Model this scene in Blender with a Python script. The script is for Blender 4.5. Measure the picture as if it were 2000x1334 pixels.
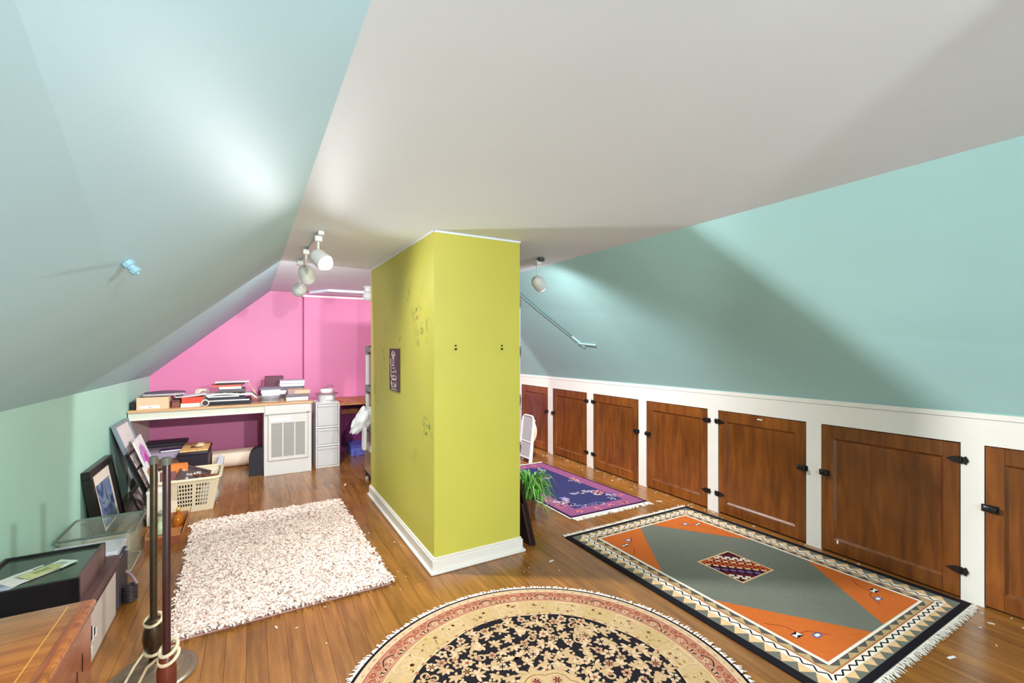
import bpy, bmesh, math, random
from math import sin, cos, pi, sqrt, atan2, radians, hypot
from mathutils import Vector, Matrix, Euler
random.seed(7)
for o in list(bpy.data.objects): bpy.data.objects.remove(o)
C = bpy.context.scene.collection
SC = bpy.context.scene

# ------------------------------------------------------------------ camera
cam = bpy.data.cameras.new('camera'); cam_o = bpy.data.objects.new('camera', cam); C.objects.link(cam_o)
cam_o.location = (0, 0, 1.4); cam_o.rotation_euler = (pi/2, 0, -radians(30))
cam.sensor_width = 36; cam.lens = 883/2000*36; cam.shift_y = 9/2000; cam.clip_start = .02
SC.camera = cam_o
# ------------------------------------------------------------------ exposure, world
SC.view_settings.view_transform = 'Standard'; SC.view_settings.look = 'None'
SC.view_settings.exposure = 0.0; SC.view_settings.gamma = 1; SC.view_settings.use_curve_mapping = False
w = bpy.data.worlds.new('world'); SC.world = w; w.use_nodes = True
w.node_tree.nodes['Background'].inputs[0].default_value = (.75, .87, 1, 1)
w.node_tree.nodes['Background'].inputs[1].default_value = 1.0
# ------------------------------------------------------------------ lights
def spot(name, loc, d, energy, size=178, blend=.65, r=.03, col=(.96, .975, 1)):
    l = bpy.data.lights.new(name, 'SPOT'); l.energy = energy; l.spot_size = radians(size); l.spot_blend = blend
    l.shadow_soft_size = r; l.color = col
    l.use_nodes = True; nt = l.node_tree; em = nt.nodes['Emission']       # flood lamps: softened close to the lens
    fo = nt.nodes.new('ShaderNodeLightFalloff'); fo.inputs['Strength'].default_value = 1; fo.inputs['Smooth'].default_value = 40
    nt.links.new(fo.outputs['Quadratic'], em.inputs['Strength'])
    o = bpy.data.objects.new(name, l); C.objects.link(o)
    o.location = loc; o.rotation_euler = Vector(d).to_track_quat('-Z', 'Y').to_euler(); return o
def area(name, loc, d, energy, sx, sy, col):
    l = bpy.data.lights.new(name, 'AREA'); l.energy = energy; l.shape = 'RECTANGLE'; l.size = sx; l.size_y = sy; l.color = col
    o = bpy.data.objects.new(name, l); C.objects.link(o)
    o.location = loc; o.rotation_euler = Vector(d).to_track_quat('-Z', 'Y').to_euler(); return o
# heads of the three ceiling tracks: (bulb centre, direction the can points, watts, visible bulb glow)
HEAD_NEAR = ((.40, 3.06, 1.93), (.52, -.63, -.58), 1950, .75)
HEAD_MID  = ((.36, 3.62, 1.90), (.25, .75, -.60), 330, .5)
HEAD_FAR  = ((.34, 4.12, 1.86), (-.10, .97, -.12), 1150, .10)
HEAD_RIGHT = ((2.07, 3.12, 1.90), (.76, .50, -.40), 2500, .6)
HEAD_REAR = ((1.16, -.12, 1.90), (-.716, .665, -.21), 880, .14)
HEAD_FILL_LEFT = ((.42, -.14, 1.90), (-.80, .50, -.36), 860, .5)  # unseen head, added to brighten the left slope and knee wall
for nm, h in (('lamp_near', HEAD_NEAR), ('lamp_mid', HEAD_MID), ('lamp_far', HEAD_FAR), ('lamp_right', HEAD_RIGHT), ('lamp_rear', HEAD_REAR), ('fill_rear_left', HEAD_FILL_LEFT)):
    dd = Vector(h[1]).normalized()
    spot(nm, Vector(h[0]) + dd*.064, dd, h[2], blend=h[3])
# soft fill light added behind the camera, just inside the gable wall
area('rear_fill', (.9, -2.35, 1.35), (0, 1, .0), 60, 1.5, 1.1, (.72, .86, 1))

# ------------------------------------------------------------------ materials
def lin(c):
    return tuple(((x/255)/12.92 if x/255 <= .04045 else ((x/255+.055)/1.055)**2.4) for x in c) + (1,)
def nodes(m):
    m.use_nodes = True; nt = m.node_tree; return nt, nt.nodes['Principled BSDF']
MC = {}
def mat(name, col, rough=.5, var=.06, scale=8, bump=0, bscale=60, metal=0, spec=.4, coords='Object', stretch=None):
    """plain coloured procedural material: noise-varied colour and fine relief"""
    if name in MC: return MC[name]
    m = bpy.data.materials.new(name); nt, b = nodes(m); N = nt.nodes; L = nt.links
    tc = N.new('ShaderNodeTexCoord'); mp = N.new('ShaderNodeMapping'); L.new(tc.outputs[coords], mp.inputs[0])
    if stretch: mp.inputs['Scale'].default_value = stretch
    nz = N.new('ShaderNodeTexNoise'); nz.inputs['Scale'].default_value = scale; nz.inputs['Detail'].default_value = 4
    L.new(mp.outputs[0], nz.inputs[0])
    rp = N.new('ShaderNodeValToRGB'); c = lin(col)
    rp.color_ramp.elements[0].position = .3; rp.color_ramp.elements[1].position = .7
    rp.color_ramp.elements[0].color = tuple(max(0, x*(1-var)) for x in c[:3]) + (1,)
    rp.color_ramp.elements[1].color = tuple(min(1, x*(1+var)) for x in c[:3]) + (1,)
    L.new(nz.outputs[0], rp.inputs[0]); L.new(rp.outputs[0], b.inputs['Base Color'])
    b.inputs['Roughness'].default_value = rough; b.inputs['Metallic'].default_value = metal
    b.inputs['Specular IOR Level'].default_value = spec
    if bump:
        n2 = N.new('ShaderNodeTexNoise'); n2.inputs['Scale'].default_value = bscale; n2.inputs['Detail'].default_value = 5
        L.new(mp.outputs[0], n2.inputs[0])
        bp = N.new('ShaderNodeBump'); bp.inputs['Strength'].default_value = bump; bp.inputs['Distance'].default_value = .01
        L.new(n2.outputs[0], bp.inputs['Height']); L.new(bp.outputs[0], b.inputs['Normal'])
    MC[name] = m; return m
def wood(name, dark, light, rough=.35, stretch=(14, 14, 1.2), coat=.3, rnd=0, coords='Object', mottle=.25, scale=3.2, spec=.45):
    if name in MC: return MC[name]
    m = bpy.data.materials.new(name); nt, b = nodes(m); N = nt.nodes; L = nt.links
    if coords == 'Position':
        g = N.new('ShaderNodeNewGeometry'); src = g.outputs['Position']
    else:
        src = N.new('ShaderNodeTexCoord').outputs[coords]
    mp = N.new('ShaderNodeMapping'); L.new(src, mp.inputs[0]); mp.inputs['Scale'].default_value = stretch
    oi = N.new('ShaderNodeObjectInfo')
    if rnd:
        mu = N.new('ShaderNodeMath'); mu.operation = 'MULTIPLY'; mu.inputs[1].default_value = 37; L.new(oi.outputs['Random'], mu.inputs[0])
        cx = N.new('ShaderNodeCombineXYZ'); L.new(mu.outputs[0], cx.inputs[0]); L.new(mu.outputs[0], cx.inputs[1]); L.new(cx.outputs[0], mp.inputs['Location'])
    nz = N.new('ShaderNodeTexNoise'); nz.inputs['Scale'].default_value = scale; nz.inputs['Detail'].default_value = 6; nz.inputs['Distortion'].default_value = .6
    L.new(mp.outputs[0], nz.inputs[0])
    rp = N.new('ShaderNodeValToRGB'); rp.color_ramp.elements[0].position = .32; rp.color_ramp.elements[1].position = .68
    rp.color_ramp.elements[0].color = lin(dark); rp.color_ramp.elements[1].color = lin(light)
    L.new(nz.outputs[0], rp.inputs[0])
    n3 = N.new('ShaderNodeTexNoise'); n3.inputs['Scale'].default_value = 2.2; L.new(src, n3.inputs[0])
    hs = N.new('ShaderNodeHueSaturation'); L.new(rp.outputs[0], hs.inputs['Color'])
    mr = N.new('ShaderNodeMapRange'); mr.inputs[1].default_value = .3; mr.inputs[2].default_value = .7
    mr.inputs[3].default_value = 1-mottle; mr.inputs[4].default_value = 1+mottle; L.new(n3.outputs[0], mr.inputs[0])
    if rnd:
        m2 = N.new('ShaderNodeMapRange'); m2.inputs[3].default_value = 1-rnd; m2.inputs[4].default_value = 1+rnd; L.new(oi.outputs['Random'], m2.inputs[0])
        mm = N.new('ShaderNodeMath'); mm.operation = 'MULTIPLY'; L.new(mr.outputs[0], mm.inputs[0]); L.new(m2.outputs[0], mm.inputs[1]); L.new(mm.outputs[0], hs.inputs['Value'])
    else: L.new(mr.outputs[0], hs.inputs['Value'])
    L.new(hs.outputs[0], b.inputs['Base Color'])
    r2 = N.new('ShaderNodeMapRange'); r2.inputs[3].default_value = rough-.08; r2.inputs[4].default_value = rough+.1; L.new(n3.outputs[0], r2.inputs[0]); L.new(r2.outputs[0], b.inputs['Roughness'])
    b.inputs['Coat Weight'].default_value = coat; b.inputs['Coat Roughness'].default_value = .18; b.inputs['Specular IOR Level'].default_value = spec
    bp = N.new('ShaderNodeBump'); bp.inputs['Strength'].default_value = .05; bp.inputs['Distance'].default_value = .004
    L.new(nz.outputs[0], bp.inputs['Height']); L.new(bp.outputs[0], b.inputs['Normal'])
    MC[name] = m; return m
def glassy(name, col, alpha, rough=.15):
    if name in MC: return MC[name]
    m = bpy.data.materials.new(name); nt, b = nodes(m)
    b.inputs['Base Color'].default_value = lin(col); b.inputs['Alpha'].default_value = alpha; b.inputs['Roughness'].default_value = rough
    MC[name] = m; return m
def emis(name, col, s):
    m = bpy.data.materials.new(name); nt, b = nodes(m)
    b.inputs['Base Color'].default_value = lin(col); b.inputs['Emission Color'].default_value = lin(col); b.inputs['Emission Strength'].default_value = s
    return m
def picture(name, cols, scale=4, seed=0, distort=1.5):
    """a flat print: abstract patches of the given colours"""
    m = bpy.data.materials.new(name); nt, b = nodes(m); N = nt.nodes; L = nt.links
    tc = N.new('ShaderNodeTexCoord'); mp = N.new('ShaderNodeMapping'); mp.inputs['Location'].default_value = (seed, seed*.7, seed*.3); L.new(tc.outputs['Object'], mp.inputs[0])
    nz = N.new('ShaderNodeTexNoise'); nz.inputs['Scale'].default_value = scale; nz.inputs['Distortion'].default_value = distort; L.new(mp.outputs[0], nz.inputs[0])
    rp = N.new('ShaderNodeValToRGB'); e = rp.color_ramp.elements
    while len(e) < len(cols): e.new(.5)
    for i, c in enumerate(cols):
        e[i].position = .3 + .4*i/(len(cols)-1); e[i].color = lin(c)
    L.new(nz.outputs[0], rp.inputs[0]); L.new(rp.outputs[0], b.inputs['Base Color']); b.inputs['Roughness'].default_value = .3
    return m

# ------------------------------------------------------------------ mesh builder
class MB:
    def __init__(s): s.v = []; s.f = []; s.m = []
    def add(s, vs, fs, m=0, M=None):
        k = len(s.v)
        for p in vs:
            p = Vector(p)
            if M is not None: p = M @ p
            s.v.append(tuple(p))
        for f in fs: s.f.append(tuple(i+k for i in f)); s.m.append(m)
        return s
    def box(s, c, d, m=0, bev=0, M=None, seg=1):
        x, y, z = (q/2 for q in d)
        if bev:
            bm = bmesh.new(); bmesh.ops.create_cube(bm, size=1)
            for q in bm.verts: q.co = Vector((q.co.x*d[0]+c[0], q.co.y*d[1]+c[1], q.co.z*d[2]+c[2]))
            bmesh.ops.bevel(bm, geom=bm.edges[:], offset=min(bev, min(d)*.45), segments=seg, affect='EDGES', profile=.5)
            bm.verts.index_update()
            s.add([q.co[:] for q in bm.verts], [[q.index for q in f.verts] for f in bm.faces], m, M); bm.free(); return s
        vs = [(c[0]+i*x, c[1]+j*y, c[2]+k*z) for i in (-1, 1) for j in (-1, 1) for k in (-1, 1)]
        return s.add(vs, [(0, 1, 3, 2), (4, 6, 7, 5), (0, 4, 5, 1), (2, 3, 7, 6), (0, 2, 6, 4), (1, 5, 7, 3)], m, M)
    def b2(s, a, b, m=0, bev=0, M=None, seg=1):
        return s.box([(p+q)/2 for p, q in zip(a, b)], [abs(q-p) for p, q in zip(a, b)], m, bev, M, seg)
    def hexa(s, bot, top, m=0, M=None):
        """solid from matching bottom and top loops (counter-clockwise seen from above)"""
        n = len(bot); vs = list(bot)+list(top)
        fs = [tuple(reversed(range(n))), tuple(range(n, 2*n))] + [(i, (i+1) % n, n+(i+1) % n, n+i) for i in range(n)]
        return s.add(vs, fs, m, M)
    def prism(s, poly, z0, z1, m=0, M=None):
        return s.hexa([(x, y, z0) for x, y in poly], [(x, y, z1) for x, y in poly], m, M)
    def poly(s, pts, m=0, M=None): return s.add(pts, [tuple(range(len(pts)))], m, M)
    def lathe(s, prof, n=20, m=0, M=None, cap=True):
        vs = []; fs = []; k = len(prof)
        for r, z in prof:
            for i in range(n):
                a = 2*pi*i/n; vs.append((r*cos(a), r*sin(a), z))
        for j in range(k-1):
            for i in range(n):
                fs.append((j*n+i, j*n+(i+1) % n, (j+1)*n+(i+1) % n, (j+1)*n+i))
        if cap:
            fs.append(tuple(reversed(range(n)))); fs.append(tuple(range((k-1)*n, k*n)))
        return s.add(vs, fs, m, M)
    def tube(s, path, r, n=8, m=0, M=None, closed=False):
        P = [Vector(p) for p in path]; k = len(P); vs = []; fs = []
        rr = r if isinstance(r, (list, tuple)) else [r]*k
        up = Vector((0, 0, 1)); prevn = None
        for j, p in enumerate(P):
            if closed: t = P[(j+1) % k]-P[j-1]
            else: t = P[min(j+1, k-1)]-P[max(j-1, 0)]
            t.normalize()
            if prevn is None:
                a = up if abs(t.z) < .9 else Vector((1, 0, 0)); nn = t.cross(a).normalized()
            else:
                nn = (prevn - t*prevn.dot(t))
                nn = nn.normalized() if nn.length > 1e-6 else t.orthogonal().normalized()
            prevn = nn; bb = t.cross(nn)
            for i in range(n):
                a = 2*pi*i/n; vs.append(p + nn*cos(a)*rr[j] + bb*sin(a)*rr[j])
        for j in range(k if closed else k-1):
            for i in range(n):
                j2 = (j+1) % k; fs.append((j*n+i, j*n+(i+1) % n, j2*n+(i+1) % n, j2*n+i))
        if not closed: fs.append(tuple(reversed(range(n)))); fs.append(tuple(range((k-1)*n, k*n)))
        return s.add(vs, fs, m, M)
    def ribbon(s, pts, wd, z, m=0, f=None):
        """flat stroke along a 2-D polyline at height z"""
        k = len(pts); vs = []
        for j, p in enumerate(pts):
            a = pts[max(j-1, 0)]; b = pts[min(j+1, k-1)]; dx, dy = b[0]-a[0], b[1]-a[1]; l = hypot(dx, dy) or 1
            ww = wd[j] if isinstance(wd, (list, tuple)) else wd
            vs.append((p[0]-dy/l*ww/2, p[1]+dx/l*ww/2, z)); vs.append((p[0]+dy/l*ww/2, p[1]-dx/l*ww/2, z))
        if f: vs = [f(v) for v in vs]
        return s.add(vs, [(2*j+1, 2*j+3, 2*j+2, 2*j) for j in range(k-1)], m)
    def sphere(s, c, r, n=16, m=0, sc=(1, 1, 1)):
        k = n//2; prof = [(max(r*sin(pi*j/k), 1e-4), -r*cos(pi*j/k)) for j in range(k+1)]
        return s.lathe(prof, n, m, Matrix.Translation(c) @ Matrix.Diagonal((*sc, 1)), cap=False)
    def build(s, name, mats, parent=None, loc=(0, 0, 0), rot=(0, 0, 0), smooth=35):
        me = bpy.data.meshes.new(name); me.from_pydata(s.v, [], s.f)
        if not isinstance(mats, (list, tuple)): mats = [mats]
        for q in mats: me.materials.append(q)
        me.polygons.foreach_set('material_index', s.m)
        if smooth:
            me.polygons.foreach_set('use_smooth', [True]*len(me.polygons)); me.set_sharp_from_angle(angle=radians(smooth))
        me.update()
        o = bpy.data.objects.new(name, me); C.objects.link(o); o.location = loc; o.rotation_euler = rot
        if parent: o.parent = parent
        return o
def bx(a, b, bev=0, seg=1): return MB().b2(a, b, 0, bev, None, seg)
def tag(o, label, cat, group=None):
    o['label'] = label; o['category'] = cat
    if group: o['group'] = group
    return o
def thing(name, label, cat, loc=(0, 0, 0), rot=(0, 0, 0), group=None):
    o = bpy.data.objects.new(name, None); C.objects.link(o); o.empty_display_size = .05
    o.location = loc; o.rotation_euler = rot if isinstance(rot, (tuple, list)) else (0, 0, rot)
    return tag(o, label, cat, group)
def struct(o): o['kind'] = 'structure'; return o
def stuff(o): o['kind'] = 'stuff'; return o
def align(d): return Vector(d).to_track_quat('Z', 'Y').to_matrix().to_4x4()

# common materials
mint = mat('mint_tint', (172, 214, 196), .62, .025, 2, .03, 40)  # wall tints set by eye per surface, not known as separate paints
sky_tint = mat('pale_blue_tint', (178, 211, 221), .62, .025, 2, .03, 40)
teal = mat('teal_tint', (168, 210, 209), .62, .025, 2, .03, 40)
white_ceiling = mat('white_ceiling_paint', (228, 233, 241), .6, .015, 2, .05, 30)
pink = mat('pink_paint', (202, 112, 152), .5, .03, 2, .04, 40)
lime = mat('lime_paint', (196, 189, 78), .5, .03, 2, .03, 40)
white_trim = mat('white_trim_paint', (228, 222, 212), .38, .02, 5, .03, 40)
white_plastic = mat('white_plastic', (228, 226, 222), .4, .02, 4)
grey_plastic = mat('grey_plastic', (128, 126, 124), .5, .03)
black_iron = mat('black_iron', (20, 17, 16), .32, .1, spec=.5)
black_paint = mat('black_paint', (22, 20, 22), .4, .1)
white_paper = mat('white_paper', (236, 233, 228), .7, .02)
cream_paper = mat('cream_paper', (232, 220, 195), .7, .03)
door_wood = wood('cupboard_door_wood', (100, 52, 15), (134, 75, 24), .34, (7, 7, .9), .25, .13)
plank_wood = wood('floor_plank_wood', (122, 76, 32), (160, 106, 48), .27, (10, .8, 1), .35, .13, 'Position', .16)
dark_gap = mat('dark_gap', (70, 42, 20), .9, .1)

# ------------------------------------------------------------------ room shell
XL, XR, YB, YF, ZC = -1.02, 3.40, 6.65, -2.5, 2.115
CL, CR = .215, 2.27
zl = lambda y: 1.09-.011*(y-3.04)
zr = lambda y: 1.05-.0095*y
floor = struct(bx((XL-.05, YF, -.10), (XR+.16, YB+.05, -.014)).build('floor', dark_gap))
pl = bx((0, 0, -.014), (1, 1, 0)).build('plank', plank_wood, floor, smooth=0); pm = pl.data; bpy.data.objects.remove(pl)
pw = .0835; x = XL; i = 0
while x < XR+.03:
    ys = [YF]; yy = YF + random.uniform(1.2, 3.6)
    while yy < YB-.6: ys.append(yy); yy += random.uniform(2.6, 4.4)
    ys.append(YB)
    for a, b in zip(ys, ys[1:]):
        p = bpy.data.objects.new('plank', pm); C.objects.link(p); p.parent = floor
        p.location = (x+.0005, a+.0005, random.uniform(-.0010, 0)); p.scale = (pw-.0011, b-a-.001, 1)
    x += pw
# white flecks of paint and plaster on the boards, thickest along the cupboards
fl = MB()
for k in range(330):
    if k < 170: px, py = XR - abs(random.gauss(0, .09)) - .01, random.uniform(.2, 5.4)
    else: px, py = random.uniform(-.9, 3.2), random.uniform(.6, 5.6)
    s = random.choice([.003, .004, .005, .009]); a = random.uniform(0, pi)
    if k > 320: s = .018
    M = Matrix.Translation((px, py, 0)) @ Matrix.Rotation(a, 4, 'Z')
    fl.box((0, 0, .001), (s*random.uniform(1, 3), s*.7, .0018), 0, 0, M)
stuff(fl.build('paint_flecks', white_paper, floor, smooth=0))

ceiling = struct(bx((CL-.02, YF, ZC), (CR+.02, YB+.05, ZC+.08)).build('ceiling', white_ceiling))
sl = MB(); sl.hexa([(XL, YF, zl(YF)), (CL, YF, ZC), (CL, YB+.05, ZC), (XL, YB+.05, zl(YB))], [(XL-.08, YF, zl(YF)+.06), (CL-.05, YF, ZC+.08), (CL-.05, YB+.05, ZC+.08), (XL-.08, YB+.05, zl(YB)+.06)])
wsl = struct(sl.build('wall_upper_left', sky_tint, smooth=0))
sr = MB(); sr.hexa([(CR, YF, ZC), (XR+.04, YF, zr(YF)-.035), (XR+.04, YB+.05, zr(YB)-.035), (CR, YB+.05, ZC)], [(CR+.05, YF, ZC+.08), (XR+.12, YF, zr(YF)+.05), (XR+.12, YB+.05, zr(YB)+.05), (CR+.05, YB+.05, ZC+.08)])
wsr = struct(sr.build('wall_upper_right', teal, smooth=0))
# plaster seam on the right slope beyond the column, and the painted-over ledge it ends in
def on_right(x, y, off=0):
    zz = ZC + (x-CR)*(zr(y)-ZC)/(XR-CR); n = Vector((-(ZC-zr(y)), 0, -(XR-CR))).normalized(); return Vector((x, y, zz)) + n*off
def strip(pts, w, off):
    m = MB()
    for a, b in zip(pts, pts[1:]):
        d = (b-a).normalized(); n = Vector((.68, 0, .73)); s_ = d.cross(n).normalized()*w
        m.hexa([a-s_+n*.01, b-s_+n*.01, b+s_+n*.01, a+s_+n*.01], [a-s_-n*off, b-s_-n*off, b+s_-n*off, a+s_-n*off])
    return m
strip([on_right(2.30, 4.15), on_right(2.62, 3.98), on_right(3.02, 3.72)], .016, .0012).build('plaster_seam', teal, wsr, smooth=0)
strip([on_right(2.36, 4.09), on_right(2.63, 3.95), on_right(2.90, 3.775)], .0022, .0018).build('crack', mat('crack_grey', (74, 98, 98), .8), wsr, smooth=0)
strip([on_right(2.98, 3.78), on_right(3.00, 3.52)], .006, .003).build('plaster_seam', teal, wsr, smooth=0)
# the capped stub on the left slope
wll = MB(); wll.hexa([(XL-.08, YF, -.02), (XL, YF, -.02), (XL, YB, -.02), (XL-.08, YB, -.02)], [(XL-.08, YF, zl(YF)), (XL, YF, zl(YF)), (XL, YB, zl(YB)), (XL-.08, YB, zl(YB))])
struct(wll.build('wall_left', mint, smooth=0))
wb = MB(); wb.prism([(XL-.08, -.02), (XR+.12, -.02), (XR+.12, zr(YB)), (CR+.05, ZC+.05), (CL-.05, ZC+.05), (XL-.08, zl(YB))], 0, .06, 0, Matrix(((1, 0, 0, 0), (0, 0, 1, YB), (0, 1, 0, 0), (0, 0, 0, 1))))
wback = struct(wb.build('wall_back', pink, smooth=0))
# bumped-out panel of the far wall with its white cap, and the boxed soffit in front of it
struct(bx((.60, 6.47, 0), (2.0, YB-.001, 2.045)).build('wall_back_panel', pink, smooth=0))
struct(bx((.585, 6.455, 2.045), (2.0, YB-.001, 2.066)).build('trim_1', white_trim, smooth=0))
sf = MB(); sf.prism([(.66, 6.45), (2.0, 6.45), (2.0, 6.06), (.84, 6.06)][::-1], 2.085, ZC-.001)
struct(sf.build('trim_2', white_ceiling, smooth=0))
# gable wall behind the camera; its window is unseen, added as the fill's source
gw = MB()
R0 = Matrix(((1, 0, 0, 0), (0, 0, 1, YF-.08), (0, 1, 0, 0), (0, 0, 0, 1)))
for q in ([(XL-.08, -.02), (.1, -.02), (.1, 2.1), (XL-.08, 1.1)], [(.1, -.02), (1.75, -.02), (1.75, .78), (.1, .78)], [(1.75, -.02), (XR+.12, -.02), (XR+.12, 1.1), (1.75, 2.15)], [(.1, 1.92), (1.75, 1.92), (1.75, 2.17), (.1, 2.17)]):
    gw.prism(q, 0, .08, 0, R0)
struct(gw.build('wall_front', teal, smooth=0))
wf = MB()
for a, b in (((.1, .78), (1.75, .84)), ((.1, 1.86), (1.75, 1.92)), ((.1, .84), (.16, 1.86)), ((1.69, .84), (1.75, 1.86)), ((.90, .84), (.96, 1.86)), ((.16, 1.33), (1.69, 1.37))):
    wf.b2((a[0], YF-.07, a[1]), (b[0], YF-.02, b[1]))
win = struct(wf.build('added_window', white_trim, smooth=0))
bx((.16, YF-.05, .84), (1.69, YF-.045, 1.86)).build('pane', glassy('pane_glass', (230, 240, 245), .08, .05), win)

# right knee wall: white face frame, rails and posts as separate boards, doors between
wr = MB(); wr.hexa([(XR+.022, YF, -.02), (XR+.12, YF, -.02), (XR+.12, YB, -.02), (XR+.022, YB, -.02)], [(XR+.022, YF, zr(YF)-.03), (XR+.12, YF, zr(YF)-.03), (XR+.12, YB, zr(YB)-.03), (XR+.022, YB, zr(YB)-.03)])
wall_r = struct(wr.build('wall_right', dark_gap, smooth=0))
ZD = .862          # underside of the top rail
def sloped(y0, y1, x0, x1, z0, z1o):
    m = MB(); m.hexa([(x0, y0, z0(y0)), (x1, y0, z0(y0)), (x1, y1, z0(y1)), (x0, y1, z0(y1))], [(x0, y0, z1o(y0)), (x1, y0, z1o(y0)), (x1, y1, z1o(y1)), (x0, y1, z1o(y1))]); return m
dtop = lambda y: .872-.004*y
sloped(YF, YB, XR, XR+.022, dtop, lambda y: zr(y)-.036).build('top_rail', white_trim, wall_r, smooth=0)
sloped(YF, YB, XR-.004, XR+.022, lambda y: zr(y)-.0335, lambda y: zr(y)-.004).build('cap_rail', white_trim, wall_r, smooth=0)
# openings along the wall (near edge, far edge)
OPEN = [(-.69, .02), (.125, .832), (.925, 1.632), (1.728, 2.425), (2.525, 3.222), (3.325, 4.03), (4.14, 4.835), (4.94, 5.62), (5.73, 6.4)]
prev = YF
for a, b in OPEN + [(YB, YB)]:
    if a-prev > .02: sloped(prev, a, XR, XR+.022, lambda y: -.005, dtop).build('post', white_trim, wall_r, smooth=0)
    prev = b

def hinge(side):
    """black butterfly strap hinge: pointed leaf on the door, flared leaf on the post; side=+1 post lies towards +y"""
    m = MB(); s = side
    def pr(poly, x0, x1):
        poly = [(s*y, z) for y, z in poly]
        if s < 0: poly = poly[::-1]
        m.prism(poly, x0, x1, 0, Matrix(((0, 0, -1, 0), (1, 0, 0, 0), (0, 1, 0, 0), (0, 0, 0, 1))))
    pr([(-.008, -.02), (-.008, .02), (-.03, .016), (-.062, 0), (-.03, -.016)][::-1], 0, .004)
    pr([(.008, -.014), (.022, -.024), (.034, 0), (.022, .024), (.008, .014)], 0, .004)
    m.tube([(-.004, 0, -.02), (-.004, 0, .02)], .008, 8)
    for y in (-.03, .022): m.sphere((-.004, s*y, 0), .004, 8)
    return m
def latch():
    m = MB(); m.b2((-.006, -.034, -.02), (0, .034, .02), 0, .003)
    m.b2((-.03, -.030, -.015), (-.006, .022, .017), 0, .006, None, 2)
    m.tube([(-.031, .0, .004), (-.036, 0, .004)], .006, 8); return m
DESC = ['oak cupboard door beyond the right frame edge', 'orange-brown cupboard door at the right picture edge, cut off, latch on its left', 'dark brown cupboard door nearest the far corner of the striped kilim, white scuff in its lower left corner',
        'brown cupboard door beside the middle of the kilim, white chip on its top rail', 'golden brown cupboard door at the kilim corner, fourth from the far end', 'brown cupboard door with hinges left and latch right, third from the far end',
        'red-brown cupboard door beside the purple runner, second from the far end', 'dark cupboard door behind the white chair, farthest one in view', '']
DESC[2] = 'largest, darkest brown cupboard door, second from right, white chip low on its left moulding'
HSIDE = {1: ('f', None), 2: ('f', 'n'), 3: ('n', 'f'), 4: ('f', 'n'), 5: ('n', 'f'), 6: ('f', 'n'), 7: ('n', None), 8: ('f', None)}   # latch edge, hinge edge (n = near, f = far)
HSIDE[1] = ('f', None)
panel_bits = []
for i, (a, b) in enumerate(OPEN):
    if i in (0, 8): 
        sloped(a, b, XR+.004, XR+.022, lambda y: 0, dtop).build('blank_panel', door_wood, wall_r, smooth=0); continue
    a += .004; b -= .004; zt = dtop((a+b)/2)-.006; yc = (a+b)/2; W = b-a; zb = .012
    t = thing('cupboard_door', DESC[i], 'cupboard door', (XR, yc, 0), 0, 'cupboard doors in the right knee wall')
    hw = W/2; sw = .072; x0, x1 = .002, .020
    for s in (-1, 1): bx((x0, s*hw, zb), (x1, s*(hw-sw), zt), .002).build('stile', door_wood, t)
    bx((x0, -hw+sw, zt-.085), (x1, hw-sw, zt), .002).build('rail', door_wood, t)
    bx((x0, -hw+sw, zb), (x1, hw-sw, zb+.085), .002).build('rail', door_wood, t)
    bx((x0+.012, -hw+sw, zb+.085), (x1, hw-sw, zt-.085)).build('panel', door_wood, t)
    mo = MB()
    yi, zi0, zi1 = hw-sw, zb+.085, zt-.085
    for (p, q) in (((-yi, zi0), (yi, zi0)), ((yi, zi0), (yi, zi1)), ((yi, zi1), (-yi, zi1)), ((-yi, zi1), (-yi, zi0))):
        d = Vector((0, q[0]-p[0], q[1]-p[1])); n = Vector((0, -d.z, d.y)).normalized()*.012
        A = Vector((x0+.001, p[0], p[1])); B = Vector((x0+.001, q[0], q[1])); ins = d.normalized()*.012; dp = Vector((.011, 0, 0))
        mo.add([A, B, B+n-ins+dp, A+n+ins+dp], [(0, 1, 2, 3)])
    mo.build('moulding', door_wood, t, smooth=0)
    lt, hg = HSIDE[i]
    ly = .012 if lt == 'f' else -.012
    sgn = 1 if lt == 'f' else -1
    lo = latch().build('latch', black_iron, t, (x0, sgn*(hw-.018), .535)); lo.scale = (1, sgn, 1)
    if hg:
        hs_ = -1 if hg == 'n' else 1
        for z in (.16, zt-.09): hinge(hs_).build('hinge', black_iron, t, (-.001, hs_*(hw+.004), z))
    if i == 2: bx((-.002, hw-sw-.03, zb+.066), (.004, hw-sw-.02, zb+.086)).build('paint_chip', white_paper, t, smooth=0)
    if i == 3: bx((.000, -.03, zt-.03), (.003, .01, zt-.022)).build('paint_chip', white_paper, t, smooth=0)

# ------------------------------------------------------------------ chimney column
KX0, KX1, KY0, KY1 = .977, 1.592, 2.65, 4.345
col = struct(bx((KX0, KY0, -.005), (KX1, KY1, ZC+.01)).build('wall_center', lime, smooth=0))
bb = MB(); o_ = .016
bb.b2((KX0-o_, KY0-o_, 0), (KX1+o_, KY1+o_, .085), 0, .003); bb.b2((KX0-o_*.6, KY0-o_*.6, .085), (KX1+o_*.6, KY1+o_*.6, .098), 0, .004)
bb.b2((KX0-o_*2, KY0-o_*2, 0), (KX1+o_*2, KY1+o_*2, .02), 0, .008, None, 2)
struct(bb.build('baseboard_center', white_trim))
ct = MB(); ct.b2((KX0-.004, KY0-.004, ZC-.012), (KX1+.004, KY0, ZC)); ct.b2((KX0-.004, KY0-.004, ZC-.008), (KX0, KY1, ZC))
struct(ct.build('trim_3', white_ceiling, smooth=0))
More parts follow.
